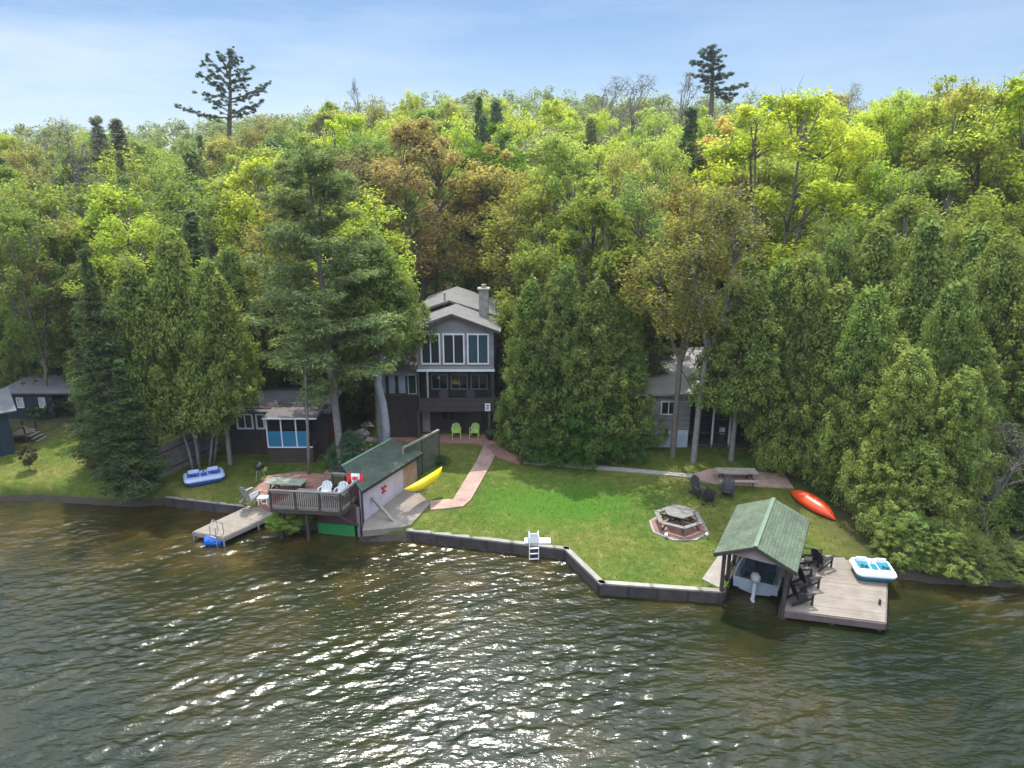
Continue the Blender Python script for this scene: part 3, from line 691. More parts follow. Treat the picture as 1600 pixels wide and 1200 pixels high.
# ---------------------------------------------------------------- blue-panelled cabin (left)
def cabin():
    Y = 39.4; X0 = ax(349, 665, Y); X1 = ax(512, 665, Y); g0 = float(terr(X0, Y)); ze = az(638, Y); D = 4.6
    r = thing('cabin', 'low dark brown guest cabin with three blue panels on its porch', 'cabin', (X0, Y, g0))
    zr = A(450, 613, Y+D*.55).z
    mb = MB(); mb.prism([(X0, Y), (X1, Y), (X1, Y+D), (X0, Y+D)], g0-.3, ze)
    mb.add([(X0, Y, ze), (X1, Y, ze), (X0, Y+D*.55, zr-.05), (X1, Y+D*.55, zr-.05), (X0, Y+D, ze), (X1, Y+D, ze)], [(0, 1, 3, 2), (2, 3, 5, 4), (0, 2, 4), (1, 5, 3)])
    mb.build('wall', M_BROWNV, r, True)
    mb = MB(); mb.slab([(X0-.3, Y-.4, ze-.1), (X1+.35, Y-.4, ze-.1), (X1+.35, Y+D*.55, zr+.06), (X0-.3, Y+D*.55, zr+.06)], .12)
    mb.slab([(X0-.3, Y+D*.55, zr+.06), (X1+.35, Y+D*.55, zr+.06), (X1+.35, Y+D+.4, ze-.05), (X0-.3, Y+D+.4, ze-.05)], .12); mb.build('roof', M_ROOFS, r, True)
    for a, b_ in ((370, 396), (400, 414)): windowpart(r, ax(a, 657, Y), ax(b_, 657, Y), az(670, Y), az(646, Y), Y-.01, M_WHITE, M_GLASS, 1 if a == 370 else 0, .09)
    # porch
    Yp = 38.2; a0, a1 = ax(416, 670, Yp), ax(486, 670, Yp); zf = float(terr(a0, Yp)); zt = az(651, Yp)
    MB().box(((a0+a1)/2, (Yp+Y)/2, (zf-.2+az(699, Yp))/2), (a1-a0, Y-Yp-.02, az(699, Yp)-zf+.2)).build('porch_base', M_BROWN, r, True)
    pz_a, pz_b = az(698, Yp), az(674, Yp)
    xs_ = [ax(v, 685, Yp) for v in (418, 440.5, 463.5, 481)]
    for q in range(3): MB().box(((xs_[q]+xs_[q+1])/2, Yp+.03, (pz_a+pz_b)/2), (xs_[q+1]-xs_[q]-.08, .04, pz_b-pz_a)).build('blue_panel', M_BLUEP, r, True)
    for q in range(4): MB().box((xs_[q], Yp+.02, (pz_a+zt)/2), (.07, .08, zt-pz_a)).build('porch_post', M_WHITE, r, True)
    MB().box(((a0+a1)/2, Yp+.02, pz_a-.03), (a1-a0, .1, .06)).build('rail', M_WHITE, r, True)
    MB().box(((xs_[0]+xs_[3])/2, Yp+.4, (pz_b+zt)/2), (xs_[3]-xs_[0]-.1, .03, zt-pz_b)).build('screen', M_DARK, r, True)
    MB().slab([(ax(411, 652, Yp), Yp-.2, zt), (ax(496, 652, Yp), Yp-.2, zt), (ax(505, 640, Y), Y+.15, ze+.02), (ax(425, 640, Y), Y+.15, ze+.02)], .1).build('porch_roof', mat('brown_grey_roof', (.12, .11, .11), .9, .2, 2, .3), r, True)
    MB().beam((ax(411, 652, Yp), Yp-.24, zt-.05), (ax(496, 652, Yp), Yp-.24, zt-.05), .04, .09).build('fascia', M_WHITE, r, True)
    MB().box((X1+.02, Y+1.0, g0+1.1), (.06, .8, 1.9)).build('door', mat('maroon_door', (.12, .02, .03), .6), r, True)
cabin()
# ---------------------------------------------------------------- navy shed and navy house on the left
def shed():
    Y = 44.6; X0 = ax(8, 640, Y); X1 = ax(84, 640, Y); g0 = float(terr(X0, Y)); zt = az(613, Y)
    r = thing('navy_shed', 'long navy blue shed with two small white windows at the back of the left lawn', 'shed', (X0, Y, g0))
    MB().prism([(X0, Y), (X1, Y), (X1, Y+3), (X0, Y+3)], g0-.4, zt).build('wall', M_NAVY, r, True)
    X2 = ax(104, 640, Y)
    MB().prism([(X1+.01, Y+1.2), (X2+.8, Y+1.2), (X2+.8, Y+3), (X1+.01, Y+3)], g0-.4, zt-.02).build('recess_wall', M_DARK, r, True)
    MB().prism([(X2, Y+.3), (X2+1.3, Y+.3), (X2+1.3, Y+1.19), (X2, Y+1.19)], g0-.4, zt-.8).build('side_bin', M_NAVY, r, True)
    MB().box((X2-.45, Y+.9, zt-.95), (.9, .5, .08)).build('shelf', M_RAIL, r, True)
    MB().slab([(X0-.3, Y-.3, zt+.04), (X2+1.0, Y-.3, zt+.04), (X2+1.0, Y+3.3, zt+.35), (X0-.3, Y+3.3, zt+.35)], .10).build('roof', mat('grey_felt_roof', (.10, .10, .11), .9, .2, 2), r, True)
    for a, b_ in ((27.5, 38), (62, 72)): windowpart(r, ax(a, 630, Y), ax(b_, 630, Y), az(637, Y), az(621, Y), Y-.01, M_WHITE, mat('curtained_pane', (.38, .40, .42), .3, .1), 0, .04)
shed()
def navyhouse():
    Y = 39.5; X1 = ax(17, 670, Y); g0 = float(terr(X1, Y)); ze = az(641, Y)
    r = thing('navy_boathouse', 'corner of a navy building with pale grey roof at the left edge of the photo', 'building', (X1, Y, g0))
    o = X3(X1, Y, 0); b = X3(-.66, .75, 0); l = X3(-.75, -.66, 0); K = lambda p, q, z: o+b*p+l*q+X3(0, 0, z)
    MB().prism([(v.x, v.y) for v in (K(0, 0, 0), K(4, 0, 0), K(4, 5, 0), K(0, 5, 0))], g0-.6, ze).build('wall', M_NAVY, r, True)
    zr = ze+.9; mp_ = mat('pale_roof', (.11, .115, .125), .9, .15, 2); mb = MB()
    mb.slab([K(-.35, -.45, ze-.02), K(-.35, 5.4, ze-.02), K(2, 5.4, zr), K(2, -.45, zr)], .1); mb.slab([K(4.35, -.45, ze-.02), K(4.35, 5.4, ze-.02), K(2, 5.4, zr), K(2, -.45, zr)], .1); mb.build('roof', mp_, r, True)
    g_ = [K(0, .02, ze), K(4, .02, ze), K(2, .02, zr-.1)]; g2 = [v+l*.1 for v in g_]
    MB().add(g_+g2, [(0, 1, 2), (5, 4, 3)]).build('gable', M_NAVY, r, True)
navyhouse()
p = G(36, 692); r = thing('wooden_steps', 'small weathered wooden landing with handrail beside the navy building at left', 'steps', p)
MB().box((-.2, .5, .55), (1.0, 1.2, .07)).build('landing', M_DECK, r); mb = MB()
for i in range(3): mb.box((.45+i*.2, .5, .42-i*.17), (.24, 1.0, .05))
mb.build('tread', M_DECK, r)
for x_, y_ in ((-.6, 0), (.25, 0), (.25, 1.05), (-.6, 1.05)): MB().box((x_, y_, .5), (.08, .08, 1.2)).build('post', M_DKWOOD, r)
MB().beam((-.6, 0, 1.1), (.25, 0, 1.1), .07).build('handrail', M_DECK, r); MB().beam((.25, 0, 1.1), (.95, 0, .7), .07).build('handrail', M_DECK, r)

# ---------------------------------------------------------------- board fence and lattice screen
def boardfence():
    p, q = G(245, 752), G(344, 704); r = thing('board_fence', 'tall weathered grey board fence running back from the shore at left', 'fence', p)
    n_ = 42; mb = MB()
    for i in range(n_):
        t_ = (i+.5)/n_; c = p.lerp(q, t_); zt = 1.9+random.uniform(-.03, .03)
        mb.beam(c+X3(0, 0, -.1), c+X3(random.uniform(-.01, .01), 0, zt), (q-p).length/n_*.93, .025, (q-p).normalized().cross(X3(0, 0, 1)))
    mb.build('board', mat('grey_fence_boards', (.15, .135, .125), .95, .35, 2.2, .4), r, True)
    for z_ in (.4, 1.5): MB().beam(p+X3(0.05, 0.06, z_), q+X3(.05, .06, z_), .05, .09).build('rail', M_DKWOOD, r, True)
boardfence()
def screen():
    q = G(687, 726); p = G(632, 757); r = thing('lattice_screen', 'dark green lattice privacy screen with pale top rail between boathouse and cottage', 'screen', p)
    ht = 2.15; d = (q-p); L = d.length; mb = MB()
    for i in range(int(L/.09)):
        t_ = (i+.5)/int(L/.09); c = p.lerp(q, t_); mb.beam(c+X3(0, 0, .1), c+X3(0, 0, ht), .06, .02, d.normalized().cross(X3(0, 0, 1)))
    for k in range(9): mb.beam(p+X3(0, -.02, .25+k*.22), q+X3(0, -.02, .25+k*.22), .02, .04)
    mb.build('lattice', mat('mossy_green_wood', (.075, .095, .065), .9, .35, 2.5, .3), r, True)
    MB().beam(p+X3(0, 0, ht+.05), q+X3(0, 0, ht+.05), .13, .09).build('top_rail', M_RAIL, r, True)
    for t_ in (0, .5, 1): MB().beam(p.lerp(q, t_)+X3(0, 0, -.3), p.lerp(q, t_)+X3(0, 0, ht), .1).build('post', M_RAIL if t_ == 0 else M_DKWOOD, r, True)
screen()

# ---------------------------------------------------------------- boathouse with deck
def boathouse():
    u = Vector((.425, .905, 0)).normalized(); v = Vector((u.y, -u.x, 0))      # u: back into the shore, v: to the right
    o = P(563, 838, .05); o.z = 0                                           # near right wall corner at the water
    L = 5.35; Wd = 1.85
    r = thing('boathouse', 'pale boathouse with shallow green shingle roof and railed deck over the water', 'boathouse', o)
    C = lambda a, b_, z: o+u*a-v*b_+X3(0, 0, z)
    pr = lambda pts, z0, z1, name, m: MB().prism([(p.x, p.y) for p in pts], z0, z1).build(name, m, r, True)
    ze, zr = 2.62, 3.05
    w = MB(); w.prism([(p.x, p.y) for p in (C(.3, 0, 0), C(L*.74, 0, 0), C(L*.74, .12, 0), C(.3, .12, 0))], -.6, ze-.06); w.build('side_wall', M_SHWALL, r, True)
    w = MB(); w.prism([(p.x, p.y) for p in (C(L*.741, .0, 0), C(L, 0, 0), C(L, .12, 0), C(L*.741, .12, 0))], -.2, ze-.06); w.build('side_wall', M_SUNWALL, r, True)
    pr((C(1.3, Wd-.12, 0), C(L, Wd-.12, 0), C(L, Wd, 0), C(1.3, Wd, 0)), -.6, zr-.06, 'side_wall', M_REDW)
    pr((C(L-.12, .13, 0), C(L, .13, 0), C(L, Wd-.13, 0), C(L-.12, Wd-.13, 0)), -.2, ze-.04, 'rear_wall', M_SUNWALL)
    w = MB(); 
    a, b_, c = C(.32, .02, ze-.08), C(.32, Wd-.02, ze-.08), C(.32, Wd/2, zr-.08); w.prism([(p.x, p.y) for p in (C(.3, .13, 0), C(1.3, Wd-.13, 0), C(1.42, Wd-.13, 0), C(.42, .13, 0))], -.5, ze-.06); w.build('front_wall', M_REDW, r, True)
    ed = MB(); ed.beam(C(.28, -.03, -.5), C(.28, -.03, ze-.1), .10); ed.build('corner_post', M_DKWOOD, r, True)
    for s_, nm in ((-1, 'roof'),):
        e = -.28
        q = [C(-.0, e, ze-.02), C(L+.3, e, ze-.02), C(L+.3, Wd+.05, zr+.02), C(1.25, Wd+.05, zr+.02)]
        ob = MB().slab(q, .07).build(nm, M_SHG, r, True); uvplane(ob, u, (-v+X3(0, 0, .25)))
        MB().beam(q[0]-X3(0, 0, .1)+v*.0, q[1]-X3(0, 0, .1), .05, .12).build('fascia', M_BLACK, r, True)
    MB().beam(C(1.25, Wd+.03, zr+.05), C(L+.3, Wd+.03, zr+.05), .14, .05).build('ridge_cap', mat('pale_green_cap', (.16, .26, .19), .9, .2), r, True)
    # lower front part in the water, deck on top
    dz = 1.82; A0 = P(424, 793, dz); A1 = P(533, 799, dz); A2 = P(563, 774, dz); A3 = A0+(A2-A1)*1.25
    A2 = A1+(A2-A1)*1.0
    dirx = (A1-A0).normalized(); nb_ = int((A1-A0).length/.145)
    mb = MB()
    for i in range(nb_):
        t0, t1 = i/nb_, (i+.93)/nb_; e = (A2-A1)*1.25
        q = [A0.lerp(A1, t0), A0.lerp(A1, t1), A0.lerp(A1, t1)+e, A0.lerp(A1, t0)+e]; mb.slab(q, .045)
    mb.build('deck_floor', M_DECK, r, True)
    dn = (A2-A1).normalized()
    mb = MB(); mb.beam(A0-X3(0, 0, .14)-dn*.03, A1-X3(0, 0, .14)-dn*.03, .06, .18); mb.beam(A1-X3(0, 0, .14)+dirx*.03, A2-X3(0, 0, .14)+dirx*.03, .06, .18); mb.build('deck_beam', M_DKWOOD, r, True)
    # walls under the deck
    fz = .85; B0 = P(493, 812, fz); B1 = P(557, 818, fz)
    f0 = X3(B0.x, B0.y+.25, 0); f1 = X3(B1.x, B1.y+.25, 0); dd = (f1-f0).normalized(); nn = Vector((-dd.y, dd.x, 0))
    pr((f0, f1, f1+nn*.1, f0+nn*.1), .62, dz-.1, 'lower_wall', M_REDW)
    pr((f0-dd*.0, f0+nn*2.2, f0+nn*2.2+dd*.1, f0+dd*.1), -.5, dz-.1, 'lower_wall', M_REDW)
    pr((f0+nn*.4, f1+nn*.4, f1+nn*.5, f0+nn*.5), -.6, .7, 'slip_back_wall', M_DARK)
    MB().beam(f0+nn*-.05+X3(0, 0, .28)+dd*.05, f1+nn*-.05+X3(0, 0, .28)-dd*.15, .06, .66).build('green_hatch', M_GREEN, r, True)
    MB().beam(f1+X3(0, 0, -.6)+dd*.05, f1+X3(0, 0, dz-.2)+dd*.05, .14).build('post', mat('grey_post', (.17, .16, .17), .9, .2), r, True)
    MB().beam(A1-X3(.1, 0, .25), f1+X3(0, 0, .6)+dd*.05, .10).build('brace', M_DKWOOD, r, True)
    for t_ in (.05, .45): pp = A0.lerp(A1, t_)+dn*.3; MB().beam(X3(pp.x, pp.y, -.5), X3(pp.x, pp.y, dz-.1), .13).build('post', M_DKWOOD, r, True)
    # railings
    def railing(p, q, n_, ht=.95):
        ra = MB(); ra.beam(p+X3(0, 0, ht), q+X3(0, 0, ht), .13, .045); ra.beam(p+X3(0, 0, ht-.1), q+X3(0, 0, ht-.1), .04, .08); ra.beam(p+X3(0, 0, .1), q+X3(0, 0, .1), .04, .08)
        ro = ra.build('railing', M_RAIL, r, True); ba = MB()
        for i in range(n_):
            c = p.lerp(q, (i+.5)/n_); ba.beam(c+X3(0, 0, .06), c+X3(0, 0, ht-.06), .038)
        ba.build('baluster', M_DKWOOD, ro, True)
    railing(A0, A1, 34); railing(A1, A2+(A2-A1)*.0, 15)
    e = (A2-A1)*1.25
    railing(A0+e*.0+dirx*1.9+e, A2+e*.2-dirx*.1, 14)
    for pp in (A0, A0.lerp(A1, .36), A0.lerp(A1, .70), A1, A2, A1.lerp(A2, .5), A0+dirx*1.9+e):
        MB().beam(pp+X3(0, 0, -.2), pp+X3(0, 0, .96), .10).build('railing_post', M_DKWOOD, r, True)
    # red ornament on the wall
    oc_ = C(2.1, -.04, 1.75); orn = MB(); orn.ell(oc_, (.06, .06, .2), 8, 6)
    for s_ in (-1, 1): orn.ell(oc_+u*s_*.13+X3(0, 0, .14), (.11, .03, .08), 8, 5); orn.ell(oc_+u*s_*.11-X3(0, 0, .12), (.09, .03, .06), 8, 5)
    tag(orn.build('wall_ornament', M_RED), 'small red ornament hung on the pale boathouse wall', 'ornament')
    return r, C, A0, A1, A2, dz, dirx, dn
bh, BC, A0, A1, A2, dz, dirx, dn = boathouse()
# flag hung over the deck railing corner
def flag():
    p0 = A2+X3(0, 0, .92)-dirx*.62; r = thing('flag', 'red and white Canadian flag with maple leaf draped over the deck railing', 'flag', p0)
    # main cloth hangs along the back of the railing, drooping
    nx, nz = 30, 14; Lx, Hz = .90, .52
    def pt(s, t_): 
        return p0+dirx*(s*Lx)+X3(0, -.12-.16*math.sin(t_*1.4), .34-t_*Hz*(.75+.25*abs(s-.5)*2))+dn*(.07*math.sin(s*11)+.05*math.sin(s*19+t_*3))*(.3+t_)
    reds = MB(); reds2 = MB(); wh = MB()
    for i in range(nx):
        for j in range(nz):
            s0, s1, t0, t1 = i/nx, (i+1)/nx, j/nz, (j+1)/nz
            (wh if .27 < (s0+s1)/2 < .73 else reds if s0 < .5 else reds2).slab([pt(s0, t0), pt(s1, t0), pt(s1, t1), pt(s0, t1)], .006)
    wh.build('white_field', M_WPL, r, True); [k_.build('red_band', M_RED, r, True) for k_ in (reds, reds2)]
    leaf = [(0, .5), (.1, .3), (.2, .34), (.16, .08), (.3, .2), (.33, .12), (.48, .15), (.42, .0), (.46, -.05), (.22, -.22), (.25, -.3), (.03, -.27), (.03, -.5), (-.03, -.5), (-.03, -.27), (-.25, -.3), (-.22, -.22), (-.46, -.05), (-.42, 0), (-.48, .15), (-.33, .12), (-.3, .2), (-.16, .08), (-.2, .34), (-.1, .3)]
    mb = MB(); vs = []
    for a, b_ in leaf: vs.append(pt(.5+a*.36, .45-b_*.62)+X3(0, -.03, .0)-dn*.02)
    c = pt(.5, .45)+X3(0, -.035, 0)-dn*.02; mb.add(vs+[c], [(i, (i+1) % len(vs), len(vs)) for i in range(len(vs))]); mb.build('maple_leaf', M_RED, r, True)
flag()
for i, t_ in enumerate((.60, .84)):
    p = A0.lerp(A1, t_)+dn*1.15; p.z = dz
    monobloc(['left white plastic armchair on the boathouse deck', 'right white plastic armchair on the boathouse deck, nearer the flag'][i], p, R(-8), M_WPL, 'white chairs on the boathouse deck')
# concrete pad beside the boathouse and its mooring boom
pad = thing('concrete_ramp', 'pale concrete landing pad alongside the pale boathouse wall', 'landing pad', P(600, 838, .3))
pp = [P(567, 840, .28), P(640, 827, .34), P(671, 789, .5), P(662, 780, .5), BC(L_ := 4.9, -.05, 0), BC(.3, -.05, 0)]
Lq = [BC(.3*(1-k/8)+4.6*k/8, -.05, 0) for k in range(9)]; Rq = []
for k in range(9):
    t_ = k/8; Rq.append(P(567, 840, .3).lerp(P(640, 828, .5), t_/.45) if t_ < .45 else P(640, 828, .5).lerp(P(672, 789, .75), (t_-.45)/.55))
mb = MB()
for k in range(8):
    q = [Lq[k], Rq[k], Rq[k+1], Lq[k+1]]
    mb.slab([X3(v.x, v.y, max(.55, float(terr(v.x, v.y))+.10)) for v in q], .35)
mb.build('slab', M_DECKP, pad, True)
MB().beam(P(567, 843, .1), P(640, 831, .15), .25, .85).build('edge', M_CONCD, pad, True)
b = MB(); p = BC(1.05, -.06, 1.75); q = P(636, 838, .1); b.beam(p, q, .14, .14)
bo = tag(b.build('wooden_beam', M_RAIL), 'long weathered wooden beam slanting from the pale boathouse wall down to the water', 'beam')
# yellow kayak on a rack
def canoe(name, label, p, d, m, L=4.2, wid=.75, dep=.42, roll=0, cat='kayak', upside=False, open_=False):
    r = thing(name, label, cat, p); d = d.normalized(); ns = 26; nk = 14; secs = []
    side = Vector((-d.y, d.x, 0)).normalized(); up = side.cross(d)*-1 if side.cross(d).z < 0 else side.cross(d)
    if roll: rm = Matrix.Rotation(roll, 3, d); side = rm@side; up = rm@up
    for i in range(ns+1):
        t_ = -1+2*i/ns; w = max(.012, (1-abs(t_)**2.3))*wid/2; lift = .16*abs(t_)**3; ring = []
        for k_ in range(nk):
            a = 2*math.pi*k_/nk; zz = math.sin(a); xx = math.cos(a)
            z_ = (zz*dep*.28 if zz > 0 else zz*dep*.72)*max(.1, (1-abs(t_)**3.5))
            ring.append(d*(t_*L/2)+side*(xx*w)+up*((z_+lift)*(-1 if upside else 1)))
        secs.append(ring)
    MB().loft(secs).build('hull', m, r, smooth=True)
    return r, d, side, up
p = A(664, 750, 33.6); k_, d_, s_, u_ = canoe('kayak', 'bright yellow kayak on a rack at the back of the boathouse', p, Vector((.60, .78, .10)), M_YEL, 2.9, .80, .50, R(-38))
MB().ell(u_*.15-d_*.1, (.1, .1, .03), 12, 4).build('cockpit', M_BLACK, k_)
rk = thing('kayak_rack', 'wooden rack legs holding the yellow kayak', 'rack', BC(5, -.5, 0)); 
for a in (4.0, 5.0):
    MB().beam(BC(a, -.1, .95), BC(a, -.9, 1.0), .08).build('arm', M_DKWOOD, rk, True); MB().beam(BC(a, -.8, .3), BC(a, -.8, 1.0), .08).build('leg', M_DKWOOD, rk, True)

# ---------------------------------------------------------------- long dock on the left
def plankdeck(name, parent, pts, z, m, along, n_, th=.05, world=True):
    """pts: near-left, near-right, far-right, far-left; planks run across 'along'"""
    a, b_, c, d = [X3(p.x, p.y, z) for p in pts]; mb = MB()
    for i in range(n_):
        t0, t1 = i/n_, (i+.955)/n_
        if along == 'v': q = [a.lerp(d, t0), b_.lerp(c, t0), b_.lerp(c, t1), a.lerp(d, t1)]
        else: q = [a.lerp(b_, t0), a.lerp(b_, t1), d.lerp(c, t1), d.lerp(c, t0)]
        dzz = random.uniform(-.004, .004); mb.slab([x+X3(0, 0, dzz) for x in q], th)
    return mb.build(name, m, parent, world)
dk = thing('dock', 'long narrow weathered wooden dock reaching into the lake at left', 'dock', P(325, 834, .0))
D4 = [P(302, 830, .5), P(349, 839, .5), P(452, 792, .5), P(404, 783, .5)]
plankdeck('decking', dk, D4, .5, M_DECK, 'v', 46)
mb = MB()
for a, b_ in ((0, 1), (1, 2), (3, 0)):
    p, q = X3(D4[a].x, D4[a].y, .36), X3(D4[b_].x, D4[b_].y, .36); mb.beam(p, q, .07, .2)
mb.build('frame', M_RAIL, dk, True)
for a, t_ in ((0, 0), (1, 0), (0, .5), (1, .5)):
    pp = D4[a].lerp(D4[3-a] if a == 0 else D4[2], t_); MB().cyl((pp.x, pp.y, -1), .05, 1.45, 8).build('post', M_ALU, dk, True)
def ladder(label, p, d, m=M_ALU):
    r = thing('swim_ladder', label, 'ladder', p); s_ = Vector((-d.y, d.x, 0))
    for sg in (-1, 1):
        MB().tube([p_+s_*sg*.22 for p_ in (-d*.35, -d*.33+X3(0, 0, .55), -d*.15+X3(0, 0, .72), d*.08+X3(0, 0, .5), d*.12+X3(0, 0, -1.1))], .024, 7).build('rail', m, r)
    for k_ in range(4): MB().beam(d*.115+s_*-.22+X3(0, 0, -.05-k_*.28), d*.115+s_*.22+X3(0, 0, -.05-k_*.28), .07, .03).build('rung', m, r)
    return r
dd_ = (D4[0]-D4[3]); dd_.z = 0; dd_.normalize(); e_ = D4[0].lerp(D4[1], .72); ladder('metal swim ladder with looped rails on the end of the long dock', X3(e_.x, e_.y, .5), dd_)
e_ = P(335, 846, .12); fl = thing('blue_float', 'bright blue barrel float under the end of the long dock', 'float', e_)
MB().tube([X3(-.42, 0, .05), X3(-.38, 0, .05), X3(.38, 0, .05), X3(.42, 0, .05)], [.24, .28, .28, .24], 14).build('barrel', mat('blue_barrel', (.01, .12, .55), .4), fl, smooth=True)
mb = MB(); [mb.tube([X3(x_, 0, .05), X3(x_+.03, 0, .05)], .295, 14) for x_ in (-.2, .17)]; mb.build('rib', M_BLUEH, fl)
# loungers at the root
p = G(394, 786, .12)
c1 = adir('grey slatted deck chair at the landward end of the long dock', p, R(150), mat('grey_slats', (.26, .26, .28), .7, .2), None)
p = G(413, 790, .1); st = thing('side_table', 'low white table beside the grey deck chair on the dock', 'table', p); MB().box((0, 0, .4), (.55, .4, .035)).build('tabletop', M_WPL, st)
for a in (-.22, .22):
    for b_ in (-.15, .15): MB().box((a, b_, .19), (.04, .04, .38)).build('leg', M_WPL, st)
p = G(383, 784, .05); st = thing('white_light_post', 'small white globe light beside the grey deck chair', 'lamp', p); MB().cyl((0, 0, 0), .03, .35, 8).build('post', M_DKWOOD, st); MB().ell((0, 0, .45), (.12, .12, .12), 12, 8).build('globe', M_WPL, st, smooth=True)
# kettle grill
p = G(407, 749); r = thing('kettle_grill', 'black kettle barbecue standing on the small lawn by the picnic table', 'barbecue', p)
MB().ell((0, 0, .82), (.29, .29, .24), 16, 10).build('bowl', M_BLACK, r, smooth=True)
for k_ in range(3): a = k_*2.094; MB().tube([(.15*math.cos(a), .15*math.sin(a), .7), (.32*math.cos(a), .32*math.sin(a), 0)], .02, 6).build('leg', M_ALU, r)
MB().box((.0, -.02, 1.09), (.16, .03, .05)).build('handle', M_DKWOOD, r)
# picnic tables
def picnic(label, p, rz, m, L=1.9, wtop=.78, top_m=None, group='picnic tables'):
    r = thing('picnic_table', label, 'picnic table', p, rz, group); s = MB()
    for i in range(5): s.box((0, (i-2)*wtop/5, .75), (L, wtop/5*.92, .045))
    s.build('tabletop', top_m or m, r)
    for y_ in (-.72, .72):
        s = MB(); s.box((0, y_-.07, .44), (L, .13, .045)); s.box((0, y_+.07, .44), (L, .13, .045)); s.build('bench', m, r)
    for x_ in (-L*.36, L*.36):
        for sg in (-1, 1): MB().beam((x_, sg*.22, .73), (x_, sg*.68, 0), .045, .1).build('leg', M_DKWOOD, r)
        MB().box((x_+.06, 0, .39), (.045, 1.6, .09)).build('cross_brace', M_DKWOOD, r)
    return r
p = G(446, 772, .05); p.z = 1.25; p = A(446, 745, 34.3); p.z = float(terr(p.x, p.y))+.05
picnic('picnic table with mossy green top behind the boathouse deck railing', p, R(-8), mat('red_brown_timber', (.24, .14, .10), .85, .25), 2.1, .85, mat('mossy_top', (.22, .26, .20), .9, .25, 4))
p = G(1149, 757, .08); picnic('weathered log picnic table on the brick patio before the taupe cottage', p, R(-3), mat('log_timber', (.30, .25, .20), .9, .3), 2.2, .8, mat('pale_log_top', (.25, .22, .18), .9, .3, 3))
# hexagonal picnic table
r = thing('hexagonal_picnic_table', 'grey hexagonal picnic table with attached benches on the brick fire-pit pad', 'picnic table', oc+X3(0, .1, .08), R(0), 'picnic tables')
hexp = lambda rad, a0=30: [(rad*math.cos(R(a0+60*i)), rad*math.sin(R(a0+60*i))) for i in range(6)]
M_GT = mat('silvery_timber', (.17, .16, .15), .9, .2, 4, .3)
mb = MB()
for k_ in range(9):                                  # planked hexagon: clip strips to the hexagon
    y0, y1 = -.78+k_*.1735, -.78+k_*.1735+.160; hw = lambda y_: .78-max(0, abs(y_)-.39)/.39*.78*.0 if False else min(.675, (.78-abs(y_))*math.tan(R(60)))
    mb.prism([(-hw(y0), y0), (hw(y0), y0), (hw(y1), y1), (-hw(y1), y1)], .73, .775)
mb.build('tabletop', M_GT, r)
for i in range(6):
    a = hexp(1.28); b2 = hexp(1.02); j = (i+1) % 6
    MB().prism([(Vector(a[i]).lerp(Vector(a[j]), .02)), (Vector(a[i]).lerp(Vector(a[j]), .98)), (Vector(b2[i]).lerp(Vector(b2[j]), .98)), (Vector(b2[i]).lerp(Vector(b2[j]), .02))], .42, .465).build('bench', M_GT, r)
    q_ = Vector((*a[i], 0)); MB().beam(X3(q_.x*.28, q_.y*.28, .70), X3(q_.x*.82, q_.y*.82, 0), .06, .09).build('leg', M_DKWOOD, r)
    MB().beam(X3(0, 0, .34), X3(q_.x*.9, q_.y*.9, .37), .04, .09).build('cross_brace', M_DKWOOD, r)
for i, (dx_, dy_, rr_) in enumerate(((-.85, -1.05, .1), (1.15, -1.0, .09))):
    s = MB().ell(oc+X3(dx_, dy_, .15), (rr_, rr_, rr_), 10, 8).build('garden_light', M_WPL, smooth=True); tag(s, ['left small white globe light on the fire-pit pad', 'right small white globe light on the fire-pit pad'][i], 'garden light', 'globe lights on the pad')
# black adirondacks on the lawn
for i, (px_, py_, rz_) in enumerate(((1092, 774, 25), (1107, 784, 165), (1136, 776, -20))):
    adir(['left of the three dark chairs on the upper lawn', 'nearest of the three dark chairs on the upper lawn, facing away', 'right of the three dark chairs on the upper lawn, before the picnic table'][i], G(px_, py_), R(rz_), M_CHAR, 'dark adirondack chairs on the upper lawn')
# swim ladder at the wall
e_ = P(834, 853, .62); mb = thing('ladder_platform', 'small white plank platform behind the swim ladder on the wall', 'platform', e_+X3(.2, .4, 0)); MB().box((0, .1, .0), (1.25, .5, .05)).build('plank', M_WHITE, mb)
ladder('white swim ladder mounted on the long retaining wall', e_+X3(0, -.08, .03), X3(0.1, -1, 0).normalized(), M_WPL)
mb2 = MB().box(e_+X3(0, .2, .3), (.5, .05, .5)).build('life_ring_board', M_WPL); tag(mb2, 'small white board standing between the ladder rails on the wall', 'board')

